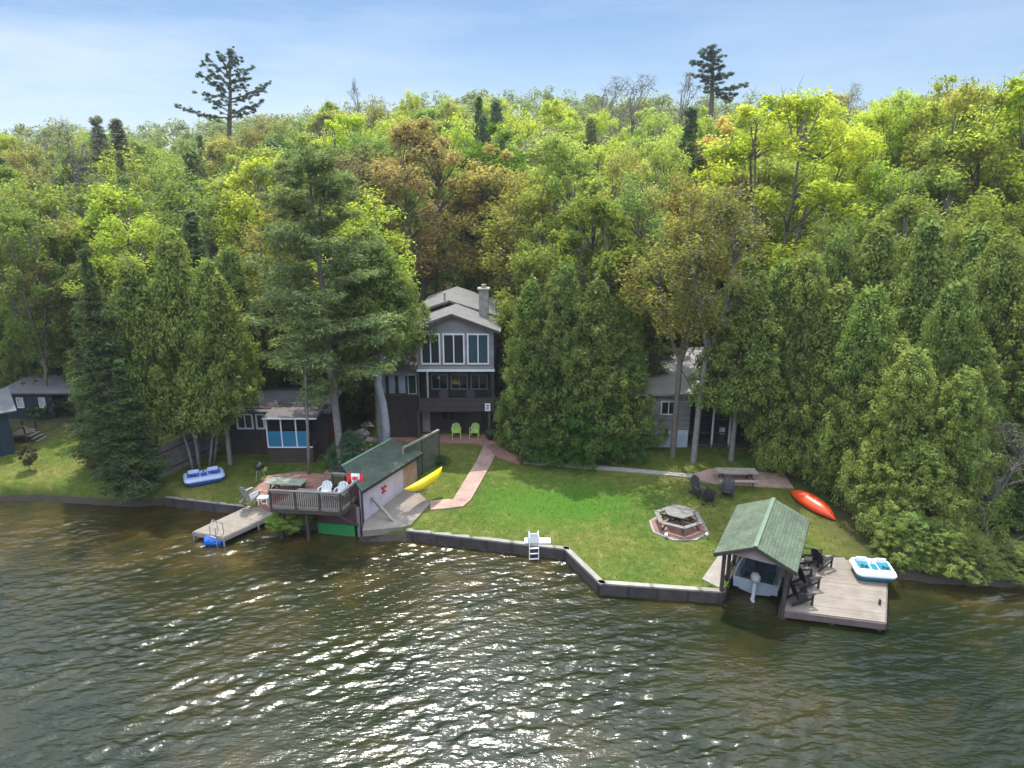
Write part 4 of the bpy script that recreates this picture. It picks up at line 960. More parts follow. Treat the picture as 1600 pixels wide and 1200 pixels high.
# ---------------------------------------------------------------- pedal boats
def pedal(name, label, p, rz, m_h, m_w, L=2.0, Wd=1.5, tilt=0):
    r = thing(name, label, 'pedal boat', p, rz, 'pedal boats'); r.rotation_euler = (0, tilt, rz)
    def ring(z, l, w, c=.28, n_=6):
        o = []
        for sx_, sy_ in ((1, 1), (-1, 1), (-1, -1), (1, -1)):
            for k_ in range(n_):
                a = {(1, 1): 0, (-1, 1): 90, (-1, -1): 180, (1, -1): 270}[(sx_, sy_)]+k_*90/(n_-1); o.append(X3(sx_*(l/2-c)+c*math.cos(R(a)), sy_*(w/2-c)+c*math.sin(R(a)), z))
        return o
    MB().loft([ring(0, L*.82, Wd*.75, .2), ring(.12, L*.93, Wd*.9), ring(.27, L*.97, Wd*.95)]).build('hull', m_h, r, smooth=False)
    dk_ = MB(); dk_.loft([ring(.271, L, Wd), ring(.34, L*1.02, Wd*1.02), ring(.42, L*.97, Wd*.97), ring(.45, L*.9, Wd*.9)]); dk_.build('deck', m_w, r)
    for sg in (-1, 1):
        MB().loft([ring(.451, L*.34, Wd*.5, .1), ring(.456, L*.34, Wd*.5, .1)]).v
        s = MB(); rg = [v+X3(sg*L*.26, .08, 0) for v in ring(.455, L*.30, Wd*.56, .1)]; s.loft([rg, [v+X3(0, 0, .012) for v in rg]]); s.build('footwell', m_h, r)
        MB().box((sg*L*.24, Wd*.24, .54), (L*.27, .10, .22), m=Matrix.Rotation(R(-15), 3, 'X')).build('seat_back', m_w, r, bevel=.03)
        pd = MB(); pd.tube([(sg*L*.26-.12, -.2, .52), (sg*L*.26+.12, -.2, .52)], .02, 6); pd.box((sg*L*.26-.1, -.2, .56), (.09, .1, .02)); pd.box((sg*L*.26+.1, -.2, .49), (.09, .1, .02)); pd.build('pedals', M_BLACK, r)
    s = MB(); rg = [v+X3(0, -.12, 0) for v in ring(.455, L*.16, Wd*.34, .07)]; s.loft([rg, [v+X3(0, 0, .02) for v in rg]]); s.build('cup_tray', m_h, r)
    MB().tube([(0, .22, .45), (0, .22, .62), (0, .30, .66)], .02, 6).build('steering_handle', M_BLACK, r)
    return r
M_LILAC = mat('pale_lilac_plastic', (.42, .48, .70), .4, .08, 3)
p = G(320, 752, .02); pedal('pedal_boat', 'pale lilac pedal boat with deep blue hull beached on the small left lawn', p, R(28), M_BLUEH, M_LILAC, 2.1, 1.4)
p = P(1362, 898, .50); p.z = .50; pedal('pedal_boat', 'white and teal pedal boat resting on the corner of the right dock', p, R(-10), M_TEAL, M_WPL, 1.65, 1.45)
canoe('kayak', 'orange-red kayak lying upturned on the grass under the right cedars', G(1268, 792, .22), G(1303, 812)-G(1233, 768), M_REDK, 3.2, .98, .5, R(12), upside=True)

# ---------------------------------------------------------------- boat port and right dock
r = thing('boat_port', 'open-sided boat port on dark posts with green shingle gable roof', 'boat shelter', SF)
ze, zr = 2.5, 3.2; ovh = .38
E = lambda a, b_, z: SF+AX*a+AXP*b_+X3(0, 0, z)
for s_, b_, mm in ((-1, -ovh, M_SHG2), (1, SLW+ovh+.05, M_SHG2)):
    q = [E(-.45, b_, ze), E(SLL-.1, b_, ze), E(SLL-.1, SLW/2, zr), E(-.45, SLW/2, zr)]
    ob = MB().slab(q, .07).build('roof', mm, r, True); uvplane(ob, AX, (AXP*-s_+X3(0, 0, .4)))
    MB().beam(q[0]-X3(0, 0, .10), q[1]-X3(0, 0, .10), .04, .12).build('fascia', M_DKWOOD, r, True); MB().beam(q[0]-X3(0, 0, .10), q[3]-X3(0, 0, .10), .04, .14).build('fascia', M_DKWOOD, r, True)
MB().beam(E(-.45, SLW/2, zr+.02), E(SLL-.1, SLW/2, zr+.02), .16, .03).build('ridge_cap', mat('pale_sage_cap', (.12, .17, .12), .9, .15), r, True)
g = [E(-.2, -.05, ze-.02), E(-.2, SLW+.05, ze-.02), E(-.2, SLW/2, zr-.12)]; g2 = [v+AX*.05 for v in g]
MB().add(g+g2, [(0, 1, 2), (5, 4, 3), (0, 3, 4, 1), (1, 4, 5, 2), (2, 5, 3, 0)]).build('gable', mat('faded_pink_board', (.30, .24, .24), .85, .2), r, True)
for a in (0, 1.35, 2.8, 4.2):
    MB().beam(E(a, -.02, -.8), E(a, -.02, ze-.02), .13).build('post', M_DKWOOD, r, True)
    MB().beam(E(a, SLW+.05, -.8), E(a, SLW+.05, ze-.02), .13).build('post', M_DKWOOD, r, True)
for b_ in (-.02, SLW+.05): MB().beam(E(-.3, b_, ze-.06), E(4.4, b_, ze-.06), .12, .14).build('beam', M_DKWOOD, r, True)
MB().prism([(v.x, v.y) for v in (E(SLL-.15, -.1, 0), E(SLL-.15, SLW+.1, 0), E(SLL+.1, SLW+.1, 0), E(SLL+.1, -.1, 0))], -.8, .75).build('slip_back_wall', M_CONCD, r, True)
mb = MB(); [mb.beam(E(.05+i*.19, SLW+.02, .1), E(.05+i*.19, SLW+.02, 1.55), .035, .15, AX) for i in range(20)]; mb.build('side_boards', mat('dark_slats', (.075, .062, .058), .9, .3, 3), r, True)
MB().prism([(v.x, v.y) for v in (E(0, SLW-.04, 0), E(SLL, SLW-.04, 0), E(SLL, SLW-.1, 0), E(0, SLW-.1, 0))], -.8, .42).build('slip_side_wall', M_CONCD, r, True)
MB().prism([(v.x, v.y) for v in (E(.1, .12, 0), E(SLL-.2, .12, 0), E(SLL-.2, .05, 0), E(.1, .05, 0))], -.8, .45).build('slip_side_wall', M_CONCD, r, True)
patch('slip_walkway', [SF+AXP*-.15+AX*.2, SF+AXP*-.95+AX*.55, SF+AXP*-.6+AX*4.2, SF+AX*4.2+AXP*-.05], M_CONC, .07)
# motor boat in the slip
def motorboat():
    base = E(1.25, SLW/2-.02, .30); r = thing('motorboat', 'shade-greyed white motorboat with silver outboard parked stern-out in the boat port', 'motorboat', base)
    secs = []; inn = []; Lb = 3.3; Wb = 1.95
    for i in range(13):
        t_ = i/12; w = Wb/2*(1-.92*t_**3.0); zk = -.28+.38*t_**2.5; zg = .42+.18*t_
        a = AX*(t_*Lb)
        ring = [AXP*(-w)+X3(0, 0, zg), AXP*(-w*.93)+X3(0, 0, .06+.1*t_), AXP*(-w*.62)+X3(0, 0, zk*.6), X3(0, 0, zk), AXP*(w*.62)+X3(0, 0, zk*.6), AXP*(w*.93)+X3(0, 0, .06+.1*t_), AXP*w+X3(0, 0, zg), AXP*(w-.09)+X3(0, 0, zg), AXP*(w*.75)+X3(0, 0, .02), AXP*(-w*.75)+X3(0, 0, .02), AXP*(-w+.09)+X3(0, 0, zg)]
        secs.append([v+a for v in ring])
    hull = MB().loft(secs); hull.build('hull', mat('shade_grey_gelcoat', (.30, .34, .39), .4, .12), r)  # shade under the roof is put into the hull as grey
    fl = MB(); fl.prism([((AX*.3+AXP*.68).x, (AX*.3+AXP*.68).y), ((AX*2.4+AXP*.5).x, (AX*2.4+AXP*.5).y), ((AX*2.4-AXP*.5).x, (AX*2.4-AXP*.5).y), ((AX*.3-AXP*.68).x, (AX*.3-AXP*.68).y)], .03, .06); fl.build('floor', mat('blue_grey_carpet', (.04, .05, .065), .95, .2), r)
    tr = MB(); tr.beam(AXP*-.92+X3(0, 0, .16), AXP*.92+X3(0, 0, .16), .06, .46); tr.build('transom', mat('shade_grey_gelcoat', (.30, .34, .39), .4, .12), r)
    for b_ in (-.45, .45):
        s = MB(); s.beam(AX*.95+AXP*(b_-.22)+X3(0, 0, .28), AX*.95+AXP*(b_+.22)+X3(0, 0, .28), .42, .1); s.beam(AX*1.2+AXP*(b_-.22)+X3(0, 0, .5), AX*1.2+AXP*(b_+.22)+X3(0, 0, .5), .08, .4); s.build('seat', mat('navy_vinyl', (.03, .045, .075), .5, .2), r)
    MB().beam(AX*2.0+AXP*-.7+X3(0, 0, .75), AX*2.0+AXP*.7+X3(0, 0, .75), .03, .35).build('windshield', M_GLASS, r)
    MB().beam(AX*2.2+AXP*-.75+X3(0, 0, .45), AX*2.2+AXP*.75+X3(0, 0, .45), .4, .3).build('console', M_BLACK, r)
    m_ = MB(); m_.ell(AX*-.22+X3(0, 0, .68), (.2, .27, .24), 12, 8); mo = m_.build('outboard_motor', M_MOTOR, r, smooth=True)
    MB().beam(AX*-.18+X3(0, 0, .5), AX*-.42+X3(0, 0, -.28), .13, .2).build('motor_leg', M_MOTOR, mo)
    MB().ell(AX*-.46+X3(0, 0, -.28), (.09, .2, .09), 8, 6).build('gearcase', M_MOTOR, mo, smooth=True)
motorboat()
d4 = [SF+AXP*(SLW+.12)+X3(0, 0, .46), P(1383, 972, .46), P(1386, 897, .46), P(1290, 865, .46)]; far = SF+AXP*(SLW+.12)+AX*4.0
r = thing('dock', 'wide pinkish plank dock to the right of the boat port', 'dock', (d4[0].x, d4[0].y, 0))
a = d4[0]; b_ = d4[1]; mb = MB(); n_ = 34
for i in range(n_):
    t0, t1 = i/n_, (i+.95)/n_; L0, L1 = X3(a.x, a.y, 0).lerp(far, t0), X3(a.x, a.y, 0).lerp(far, t1); R0, R1 = b_.lerp(d4[2], t0), b_.lerp(d4[2], t1)
    z_ = .46+random.uniform(-.004, .004); mb.slab([X3(L0.x, L0.y, z_), X3(R0.x, R0.y, z_), X3(R1.x, R1.y, z_), X3(L1.x, L1.y, z_)], .05)
mb.build('decking', M_DECKP, r, True)
tt = MB(); tt.add([], []); q4 = [X3(far.x, far.y, .46), X3(d4[3].x, d4[3].y, .46), X3(d4[2].x, d4[2].y, .46)]; tt.slab([q4[0], q4[2]+X3(0, .02, 0), q4[1]+X3(0, .5, 0), q4[0]+X3(.2, .5, 0)], .05); tt.build('rear_decking', M_DECKP, r, True)
mb = MB(); mb.beam(X3(a.x, a.y-.02, .27), X3(b_.x, b_.y-.02, .27), .08, .28); mb.beam(X3(b_.x+.02, b_.y, .27), X3(d4[2].x+.02, d4[2].y, .27), .08, .28); mb.build('rim_joist', mat('maroon_joist', (.13, .095, .09), .9, .3, 3, .4), r, True)
for p_, q_, t_ in ((a, b_, .02), (a, b_, .5), (a, b_, .97), (b_, d4[2], .5), (b_, d4[2], .95)):
    c = p_.lerp(q_, t_); MB().cyl((c.x, c.y+.1, -1), .11, 1.2, 8).build('pile', M_DKWOOD, r, True)
c = P(1374, 945, .46); MB().box(c+X3(0, 0, .12), (.06, .10, .24)).build('cleat', M_BLACK, r, True)
# chairs on the right dock
for i, (px_, py_, rz_) in enumerate(((1252, 940, 95), (1262, 915, 100), (1283, 884, 120), (1265, 880, 75))):
    adir(['nearest black chair of the row on the right dock', 'second black chair of the row on the right dock', 'black chair by the back corner of the right dock', 'black chair tucked against the boat port at the back of the dock'][i], P(px_, py_, .47), R(rz_), M_BLACK, 'black chairs on the right dock')

# ---------------------------------------------------------------- taupe cottage on the right
def taupe():
    Y = 40.3; X0 = ax(985, 640, Y); X1 = ax(1079, 640, Y); g0 = float(terr(X1, Y)); zf = az(672, Y, 1040); ze = az(612, Y, 1040)
    r = thing('cottage', 'single-storey taupe cottage with pale roof edge half hidden behind cedars on the right', 'cottage', (X0, Y, g0))
    MB().prism([(X0, Y), (X1, Y), (X1, Y+6), (X0, Y+6)], zf, ze).build('wall', M_GREYC, r, True)
    MB().prism([(X0+.03, Y+.03), (X1-.03, Y+.03), (X1-.03, Y+6), (X0+.03, Y+6)], g0-.5, zf-.002).build('foundation', mat('blue_white_block', (.42, .46, .54), .8, .22, 1.2, .2), r, True)
    windowpart(r, ax(1032, 637, Y), ax(1057, 637, Y), az(648, Y, 1040), az(626, Y, 1040), Y-.01, mat('cream_trim', (.5, .5, .38), .6), M_GLASS, 1, .08)
    XR = ax(1245, 640, Y)
    MB().prism([(X1+.01, Y+2.2), (XR, Y+2.2), (XR, Y+6), (X1+.01, Y+6)], g0-.5, ze+.2).build('rear_wall', M_BROWN, r, True)
    for px_ in (1092, 1115, 1142, 1174, 1210): MB().box((ax(px_, 660, Y), Y+.1, (g0+ze)/2), (.1, .1, ze-g0+.3)).build('porch_post', M_WHITE if px_ in (1115, 1142) else M_DKWOOD, r, True)
    MB().box(((X1+XR)/2, Y+1.1, g0+.12), (XR-X1, 2.1, .14)).build('porch_floor', M_DKWOOD, r, True)
    MB().box(((X1+XR)/2, Y+.1, g0+.95), (XR-X1, .05, .08)).build('porch_rail', M_DKWOOD, r, True)
    windowpart(r, ax(1120, 655, Y+2.2), ax(1150, 655, Y+2.2), g0+1.1, g0+2.0, Y+2.19, M_RAIL, M_GLASS, 1, .07)
    z2 = ze+.32
    mb = MB(); mb.slab([(X0-.4, Y-.5, ze+.02), (X1, Y-.5, ze+.02), (X1, Y+6.3, ze+1.2), (X0-.4, Y+6.3, ze+1.2)], .16)
    mb.slab([(X1+.0, Y-.7, ze+.1), (XR+.3, Y-.7, ze+.75), (XR+.3, Y+6.3, ze+1.7), (X1+.0, Y+6.3, ze+1.25)], .16); mb.build('roof', mat('pale_metal_roof', (.20, .195, .19), .6, .1, 2), r, True)
    MB().beam((X1, Y-.74, ze+.03), (XR+.3, Y-.74, ze+.68), .04, .18).build('fascia', M_WHITE, r, True)
    p = X3(ax(1127, 686, Y+.6), Y+.6, g0+.2); b_ = thing('white_box', 'small white box on the dark porch of the taupe cottage', 'box', p); MB().box((0, 0, .72), (.3, .25, .4)).build('box', M_WPL, b_); MB().box((0, 0, .26), (.4, .35, .5)).build('stand', M_DKWOOD, b_)
taupe()
# rocks
def rock(px, py, s, label, name='boulder'):
    p = G(px, py); o = MB().ell((0, 0, 0), (s, s*.8, s*.6), 12, 8, .35, int(px*7+py)).build(name, M_TERRA); o.location = p+X3(0, 0, s*.25); tag(o, label, 'boulder', 'grey boulders')
rock(565, 682, .55, 'large grey boulder between the cabin and the leaning white trunk'); rock(580, 690, .35, 'small grey boulder at the foot of the leaning white trunk'); rock(552, 697, .38, 'grey boulder in the ferns right of the cabin path'); rock(574, 668, .45, 'upper grey boulder beside the dark cottage wing')
for i in range(46):
    px_ = random.choice([random.uniform(-20, 250), random.uniform(1400, 1620)]); 
    py_ = np.interp(px_, [0, 60, 130, 250], [771, 770, 775, 778]) if px_ < 300 else np.interp(px_, [1395, 1480, 1600], [890, 900, 905])
    if i < 1: RB = MB()
    s = random.uniform(.1, .28); RB.ell(P(px_, py_+random.uniform(-1, 4), .15), (s*1.4, s, s*.7), 9, 6, .4, i)
o = RB.build('shore_stones', M_TERRA); o['kind'] = 'stuff'; tag(o, 'dark stones and clods along the natural parts of the bank', 'stones')
# ---------------------------------------------------------------- trees placed from the photograph
DKG = (.08, .13, .045); SPR = (.085, .13, .06); CED = (.20, .26, .068); CEDL = (.225, .285, .075); CEDD = (.165, .215, .06)
MID = (.15, .22, .045); YEL = (.32, .39, .045); YG = (.26, .35, .05); RUST = (.36, .28, .12); OLV = (.24, .24, .07); BLG = (.18, .23, .09); PALE = (.24, .29, .10)
T = tree
# left foreground
T('spruce0', 162, 35.4, 385, 3.0, (.10, .14, .055), 'spruce_tree', 'dark spruce nearest the shore on the left, its tip the tallest of the clump', 'spruce')
T('spruce1', 138, 37.5, 480, 2.3, (.10, .14, .055), 'spruce_tree', 'shorter dark spruce just left of the tall shoreline spruce', 'spruce')
T('spruce1', 200, 34.6, 560, 2.6, DKG, 'spruce_tree', 'small ragged spruce at the water between the lawn and the board fence', 'spruce')
T('cedar3', 226, 37.5, 395, 4.2, CED, 'cedar_tree', 'broad olive cedar behind the board fence, right of the spruce', 'cedar')
T('cedar3', 285, 38.2, 350, 4.4, CED, 'cedar_tree', 'tall cedar on leaning stems between board fence and cabin', 'cedar')
T('cedar4', 340, 38.0, 400, 4.0, CED, 'cedar_tree', 'cedar overhanging the left end of the blue-panelled cabin', 'cedar')
T('cedar3', 372, 43.5, 380, 3.8, CEDD, 'cedar_tree', 'cedar rising just behind the blue-panelled cabin', 'cedar')
T('pine0', 516, 37.3, 222, 6.6, BLG, 'pine_tree', 'big white pine whose tall trunk stands in front of the cabin', 'pine', rz=0).rotation_euler[1] = R(-2.6)
T('cedar5', 585, 40.3, 348, 5.2, CED, 'cedar_tree', 'broad soft evergreen hiding the left side of the main cottage', 'evergreen')
T('thin0', 620, 44.0, 430, 3.5, OLV, 'leafy_tree', 'small olive tree against the left roof of the main cottage', 'tree')
T('cedar4', 455, 45.0, 400, 4.6, CEDD, 'cedar_tree', 'dark evergreen behind the big white pine', 'evergreen')
T('cedar0', 30, 49.5, 430, 5, CEDD, 'cedar_tree', 'dark cedar behind the navy shed at the left edge', 'cedar')
T('cedar1', 88, 50, 400, 5, CEDD, 'cedar_tree', 'dark cedar behind the right end of the navy shed', 'cedar')
T('cedar0', 150, 48, 430, 4.6, CED, 'cedar_tree', 'cedar behind the shoreline spruce clump', 'cedar')
# centre
T('cedar0', 830, 40.2, 425, 3.8, CED, 'cedar_tree', 'cedar touching the right wall of the main cottage', 'cedar')
T('cedar2', 878, 39.8, 405, 4.6, CEDD, 'cedar_tree', 'wide dark cedar in the middle of the central clump', 'cedar')
T('cedar0', 930, 39.9, 425, 4.6, CEDD, 'cedar_tree', 'dark cedar right of the middle in the central clump', 'cedar')
T('cedar1', 975, 40.4, 460, 4.2, CED, 'cedar_tree', 'rightmost cedar of the central clump, beside the taupe cottage', 'cedar')
T('cedar2', 850, 39.3, 560, 3.6, DKG[:1]+(.12, .03), 'cedar_shrub', 'low dark cedar hedge end beside the cottage patio', 'hedge')
T('cedar2', 900, 39.0, 575, 4.4, (.075, .14, .03), 'cedar_shrub', 'low dark cedar hedge in the middle along the concrete path', 'hedge')
T('cedar2', 960, 39.2, 600, 3.8, (.075, .135, .03), 'cedar_shrub', 'low dark cedar hedge end nearest the taupe cottage', 'hedge')
T('leafy0', 845, 43.5, 345, 5, (.20, .24, .06), 'leafy_tree', 'light olive leafy tree just right of the cottage chimney', 'tree')
T('leafy1', 925, 43.5, 300, 6, (.19, .25, .05), 'leafy_tree', 'mid-green leafy tree rising behind the central cedar clump', 'tree')
T('leafy3', 1000, 44.5, 400, 5, (.13, .17, .04), 'leafy_tree', 'leafy tree over the left roof of the taupe cottage', 'tree')
T('high0', 1064, 39.0, 330, 5.4, (.24, .24, .07), 'leafy_tree', 'slender yellow-olive tree at the window of the taupe cottage', 'tree')
T('high0', 1100, 38.3, 285, 5.2, (.22, .22, .07), 'leafy_tree', 'tall thin tree whose grey trunk stands left of the log picnic table', 'tree', bark=M_DEAD)
T('cedar4', 1157, 38.5, 400, 4.6, CED, 'cedar_tree', 'cedar with bare grey stem right behind the log picnic table', 'cedar')
T('cedar3', 1212, 39.2, 400, 4.4, CED, 'cedar_tree', 'cedar shading the dark porch of the taupe cottage', 'cedar')
# right mass
RM = [('cedar2', 1248, 38.2, 390, 5.0, CEDL, 'rounded light cedar at the left side of the big right mass'),
      ('cedar0', 1300, 36.8, 430, 4.6, CEDL, 'cedar standing over the orange-red kayak'),
      ('cedar2', 1345, 35.0, 440, 4.8, CED, 'cedar right of the orange-red kayak, second row from the water'),
      ('cedar0', 1352, 40.5, 330, 5.0, CED, 'tall cedar behind the kayak cedars in the right mass'),
      ('cedar2', 1410, 31.4, 540, 4.2, CEDL, 'low cedar leaning over the pedal boat dock corner'),
      ('cedar1', 1428, 37.8, 330, 5.0, CED, 'tall cedar at the middle of the right mass'),
      ('cedar2', 1490, 30.2, 570, 3.8, CEDL, 'yellowish cedar at the water right of the pedal boat'),
      ('cedar2', 1470, 33.2, 430, 4.4, CEDD, 'dark cedar left of the dead grey snag'),
      ('cedar2', 1535, 36.0, 360, 5.2, CED, 'dark cedar behind the dead grey snag'),
      ('cedar2', 1440, 29.6, 690, 3.6, CEDL, 'lowest cedar bough mass hanging over the bank right of the pedal boat'),
      ('cedar2', 1385, 33.6, 520, 4.4, CEDL, 'light cedar between the kayak and the pedal boat'),
      ('cedar0', 1510, 32.4, 520, 4.2, CED, 'cedar at the water just left of the snag, behind the lowest boughs'),
      ('cedar1', 1600, 32.0, 560, 3.8, CEDD, 'small dark cedar at the water at the right edge'),
      ('cedar2', 1290, 41.0, 360, 4.8, CED, 'tall cedar behind the left side of the big right mass'),
      ('cedar2', 1600, 34.0, 400, 5.2, CED, 'dark cedar at the right edge beside the snag'),
      ('cedar2', 1590, 39.5, 350, 5.4, CED, 'tall cedar at the right edge, behind the snag cedars'),
      ('cedar1', 1500, 40.8, 345, 5.0, CED, 'tall cedar in the back row of the right mass above the snag')]
for a in RM: T(*a[:6], 'cedar_tree', a[6], 'cedar')
T('bare0', 1560, 29.2, 660, 3.4, (.12, .11, .06), 'dead_tree', 'dead grey snag with bare side branches at the right shore', 'dead tree', bark=mat('snag_wood', (.12, .11, .105), .95, .25, 5, .4))
for px_, Y_, tp, w_, c_, kk, lb in ((1290, 43.5, 320, 4.6, (.20, .25, .07), 'thin1', 'airy light tree rising between the tall maple trunk and the right cedars'), (1395, 43.8, 300, 4.8, (.19, .25, .06), 'leafy1', 'leafy tree just behind the right cedars, below the stout birch'),
        (1455, 43.5, 310, 4.4, (.22, .27, .07), 'thin0', 'thin light tree behind the right cedars, right of the stout birch'), (1530, 43.6, 290, 4.8, (.23, .29, .06), 'leafy3', 'yellow-green tree behind the cedars above the dead snag'), (1598, 43.4, 320, 4.8, (.22, .28, .06), 'leafy0', 'leafy tree behind the cedars at the right edge')):
    T(kk, px_, Y_, tp, w_, c_, 'leafy_tree', lb, 'tree')
for px_, Y_, tp, w_, lb in ((1420, 28.3, 800, 2.6, 'low cedar bush at the waterline just right of the right dock'), (1470, 27.9, 812, 3.0, 'low cedar bush at the waterline, second from the right dock'), (1520, 27.8, 835, 2.6, 'low cedar bush at the waterline left of the dead snag'), (1592, 27.8, 850, 2.8, 'low dark bush at the waterline at the right edge')):
    T('cedar2', px_, Y_, tp, w_, CED if px_ < 1500 else CEDD, 'cedar_shrub', lb, 'shrub', base=.35)
# feature trees further back
T('leafy2', 655, 58, 182, 9.2, RUST, 'maple_tree', 'big rust-orange budding maple above the cottage roof', 'maple')
T('thin0', 830, 50, 262, 7.2, (.26, .26, .06), 'leafy_tree', 'dark-limbed half-bare tree above the cottage chimney', 'tree')
T('leafy0', 775, 62, 190, 8, (.12, .22, .03), 'leafy_tree', 'fresh green tree right of the rust-orange maple', 'tree')
T('cedar1', 757, 72, 172, 3.4, (.12, .18, .09), 'fir_tree', 'narrow dark evergreen among bright crowns right of the rust maple', 'fir')
T('spruce0', 1068, 62, 165, 6.0, (.13, .18, .08), 'spruce_tree', 'dark pointed spruce in the wood left of the tall yellow maple', 'spruce')
T('fresh0', 1207, 53, 134, 10.6, (.40, .45, .06), 'maple_tree', 'tall round yellow-green maple with dark forked trunk, standing over the cedars', 'maple')
T('thin1', 1080, 52, 262, 6.5, (.32, .27, .08), 'leafy_tree', 'peach-tinted budding tree above the taupe cottage', 'tree')
T('birch0', 1358, 50, 245, 5.5, YG, 'birch_tree', 'birch with stout white trunk above the right cedars', 'birch')
T('birch0', 1313, 47, 340, 4.2, YG, 'birch_tree', 'slim birch left of the stout white birch', 'birch')
T('birch0', 72, 55, 270, 6.5, (.14, .18, .05), 'birch_tree', 'pale-trunked birch high over the navy shed', 'birch')
T('bare0', 128, 58, 185, 6.0, OLV, 'leafy_tree', 'tall half-bare tree left of the two dark hilltop spruces', 'tree')
T('spruce0', 170, 76, 178, 6.5, (.24, .25, .17), 'spruce_tree', 'left of the two dark spruces on the left skyline', 'spruce')
T('spruce1', 203, 76, 183, 7.0, (.22, .24, .16), 'spruce_tree', 'right of the two dark spruces on the left skyline', 'spruce')
T('fresh1', 1470, 52, 112, 8.0, (.27, .28, .06), 'leafy_tree', 'tall upright budding tree on the right skyline', 'tree')
T('fresh0', 1560, 52, 108, 9.5, YEL, 'maple_tree', 'yellow-green maple at the right end of the skyline', 'maple')
T('fresh1', 1400, 55, 138, 7.5, YG, 'maple_tree', 'yellow-green maple on the skyline above the stout birch', 'maple')
T('bare0', 1320, 88, 128, 6, OLV, 'bare_tree', 'bare treetop on the skyline right of the tall yellow maple', 'tree')
T('bare0', 960, 98, 118, 9, (.15, .14, .09), 'bare_tree', 'bare twiggy tree on the middle skyline', 'tree')
T('bare0', 1000, 96, 115, 9, (.15, .14, .09), 'bare_tree', 'bare twiggy tree on the skyline, next right of the middle one', 'tree')
T('bare0', 1066, 92, 112, 6, (.15, .14, .09), 'bare_tree', 'bare tree on the skyline just left of the lone right pine', 'tree')
T('bare0', 560, 110, 122, 4, (.15, .14, .09), 'bare_tree', 'thin bare snag poking above the left middle skyline', 'tree')
# young bushes
T('cedar2', 548, 37.5, 672, 2.2, (.11, .17, .09), 'garden_shrub', 'pale green shrub right of the cabin beside the boathouse roof', 'shrub')
T('cedar0', 524, 37.8, 690, 1.2, (.13, .19, .08), 'garden_shrub', 'small light shrub by the foot of the big pine', 'shrub')
T('leafy0', 452, 31.4, 793, 2.0, (.24, .32, .07), 'garden_shrub', 'leafy bush hanging over the water under the boathouse deck', 'shrub', base=.0)
T('cedar2', 1243, 37.8, 742, 1.0, (.05, .12, .02), 'garden_shrub', 'small dark shrub at the right end of the brick patio', 'shrub')
T('leafy1', 43, 37.2, 694, .9, (.10, .075, .05), 'garden_shrub', 'reddish brown bush beside the wooden landing at left', 'shrub')
T('leafy3', 1122, 26.0, 912, .7, (.12, .20, .04), 'grass_tuft', 'tall weeds at the front left post of the boat port', 'weeds', base=.5)
T('leafy2', 688, 37.8, 712, 1.0, (.06, .12, .05), 'garden_shrub', 'climbing plant at the foot of the lattice screen', 'shrub')
# leaning bare stems in front of the board fence
def stems(nm, label, pts, rad, m, cat='tree trunk', group=None):
    v = [p for p in pts]; r = thing(nm, label, cat, v[0], 0, group); MB().tube(v, rad, 9).build('trunk', m, r, True, True)
for i, (a, b_) in enumerate((((303, 738), (283, 668)), ((312, 735), (300, 668)), ((326, 730), (332, 668)), ((333, 725), (340, 668)))):
    p = G(*a); q = A(*b_, p.y+.3); stems('bare_tree', ['leftmost of the four bare grey stems by the board fence', 'second from left of the four bare grey stems by the board fence', 'third from left of the four bare grey stems by the board fence', 'rightmost of the four bare grey stems by the board fence'][i], [p-X3(0, 0, .2), p.lerp(q, .5)+X3(.05, 0, 0), q, q+(q-p)*.8], [.085, .07, .06, .05], M_DEAD, group='bare stems by the board fence')
p = G(602, 712); stems('leaning_tree', 'thick pale smooth trunk curving up in front of the cottage wing', [p-X3(0, 0, .3), A(603, 668, p.y), A(598, 630, p.y), A(590, 600, p.y), A(594, 560, p.y), A(600, 500, p.y)], [.27, .25, .24, .22, .20, .14], mat('pale_smooth_bark', (.30, .30, .33), .85, .25, 3, .3))
p = G(483, 742); stems('slender_tree', 'thin pale trunk in front of the blue porch panels', [p-X3(0, 0, .2), A(481, 680, p.y), A(478, 600, p.y), A(476, 520, p.y)], [.09, .08, .07, .05], M_DEAD)
br = MB(); rb = random.Random(5)
for i in range(70):
    a = P(rb.uniform(1480, 1640), rb.uniform(885, 903), .35)+X3(0, rb.uniform(0, 1.5), 0); e = a+X3(rb.uniform(-1.3, 1.3), rb.uniform(-1.2, .3), rb.uniform(.1, 1.5)); m_ = a.lerp(e, .5)+X3(rb.uniform(-.2, .2), 0, rb.uniform(0, .3))
    br.tube([a, m_, e], [.028, .018, .006], 4, False)
o = br.build('brushwood', M_DEAD); o['kind'] = 'stuff'; tag(o, 'tangle of grey dead branches along the bank at the right edge', 'brushwood')
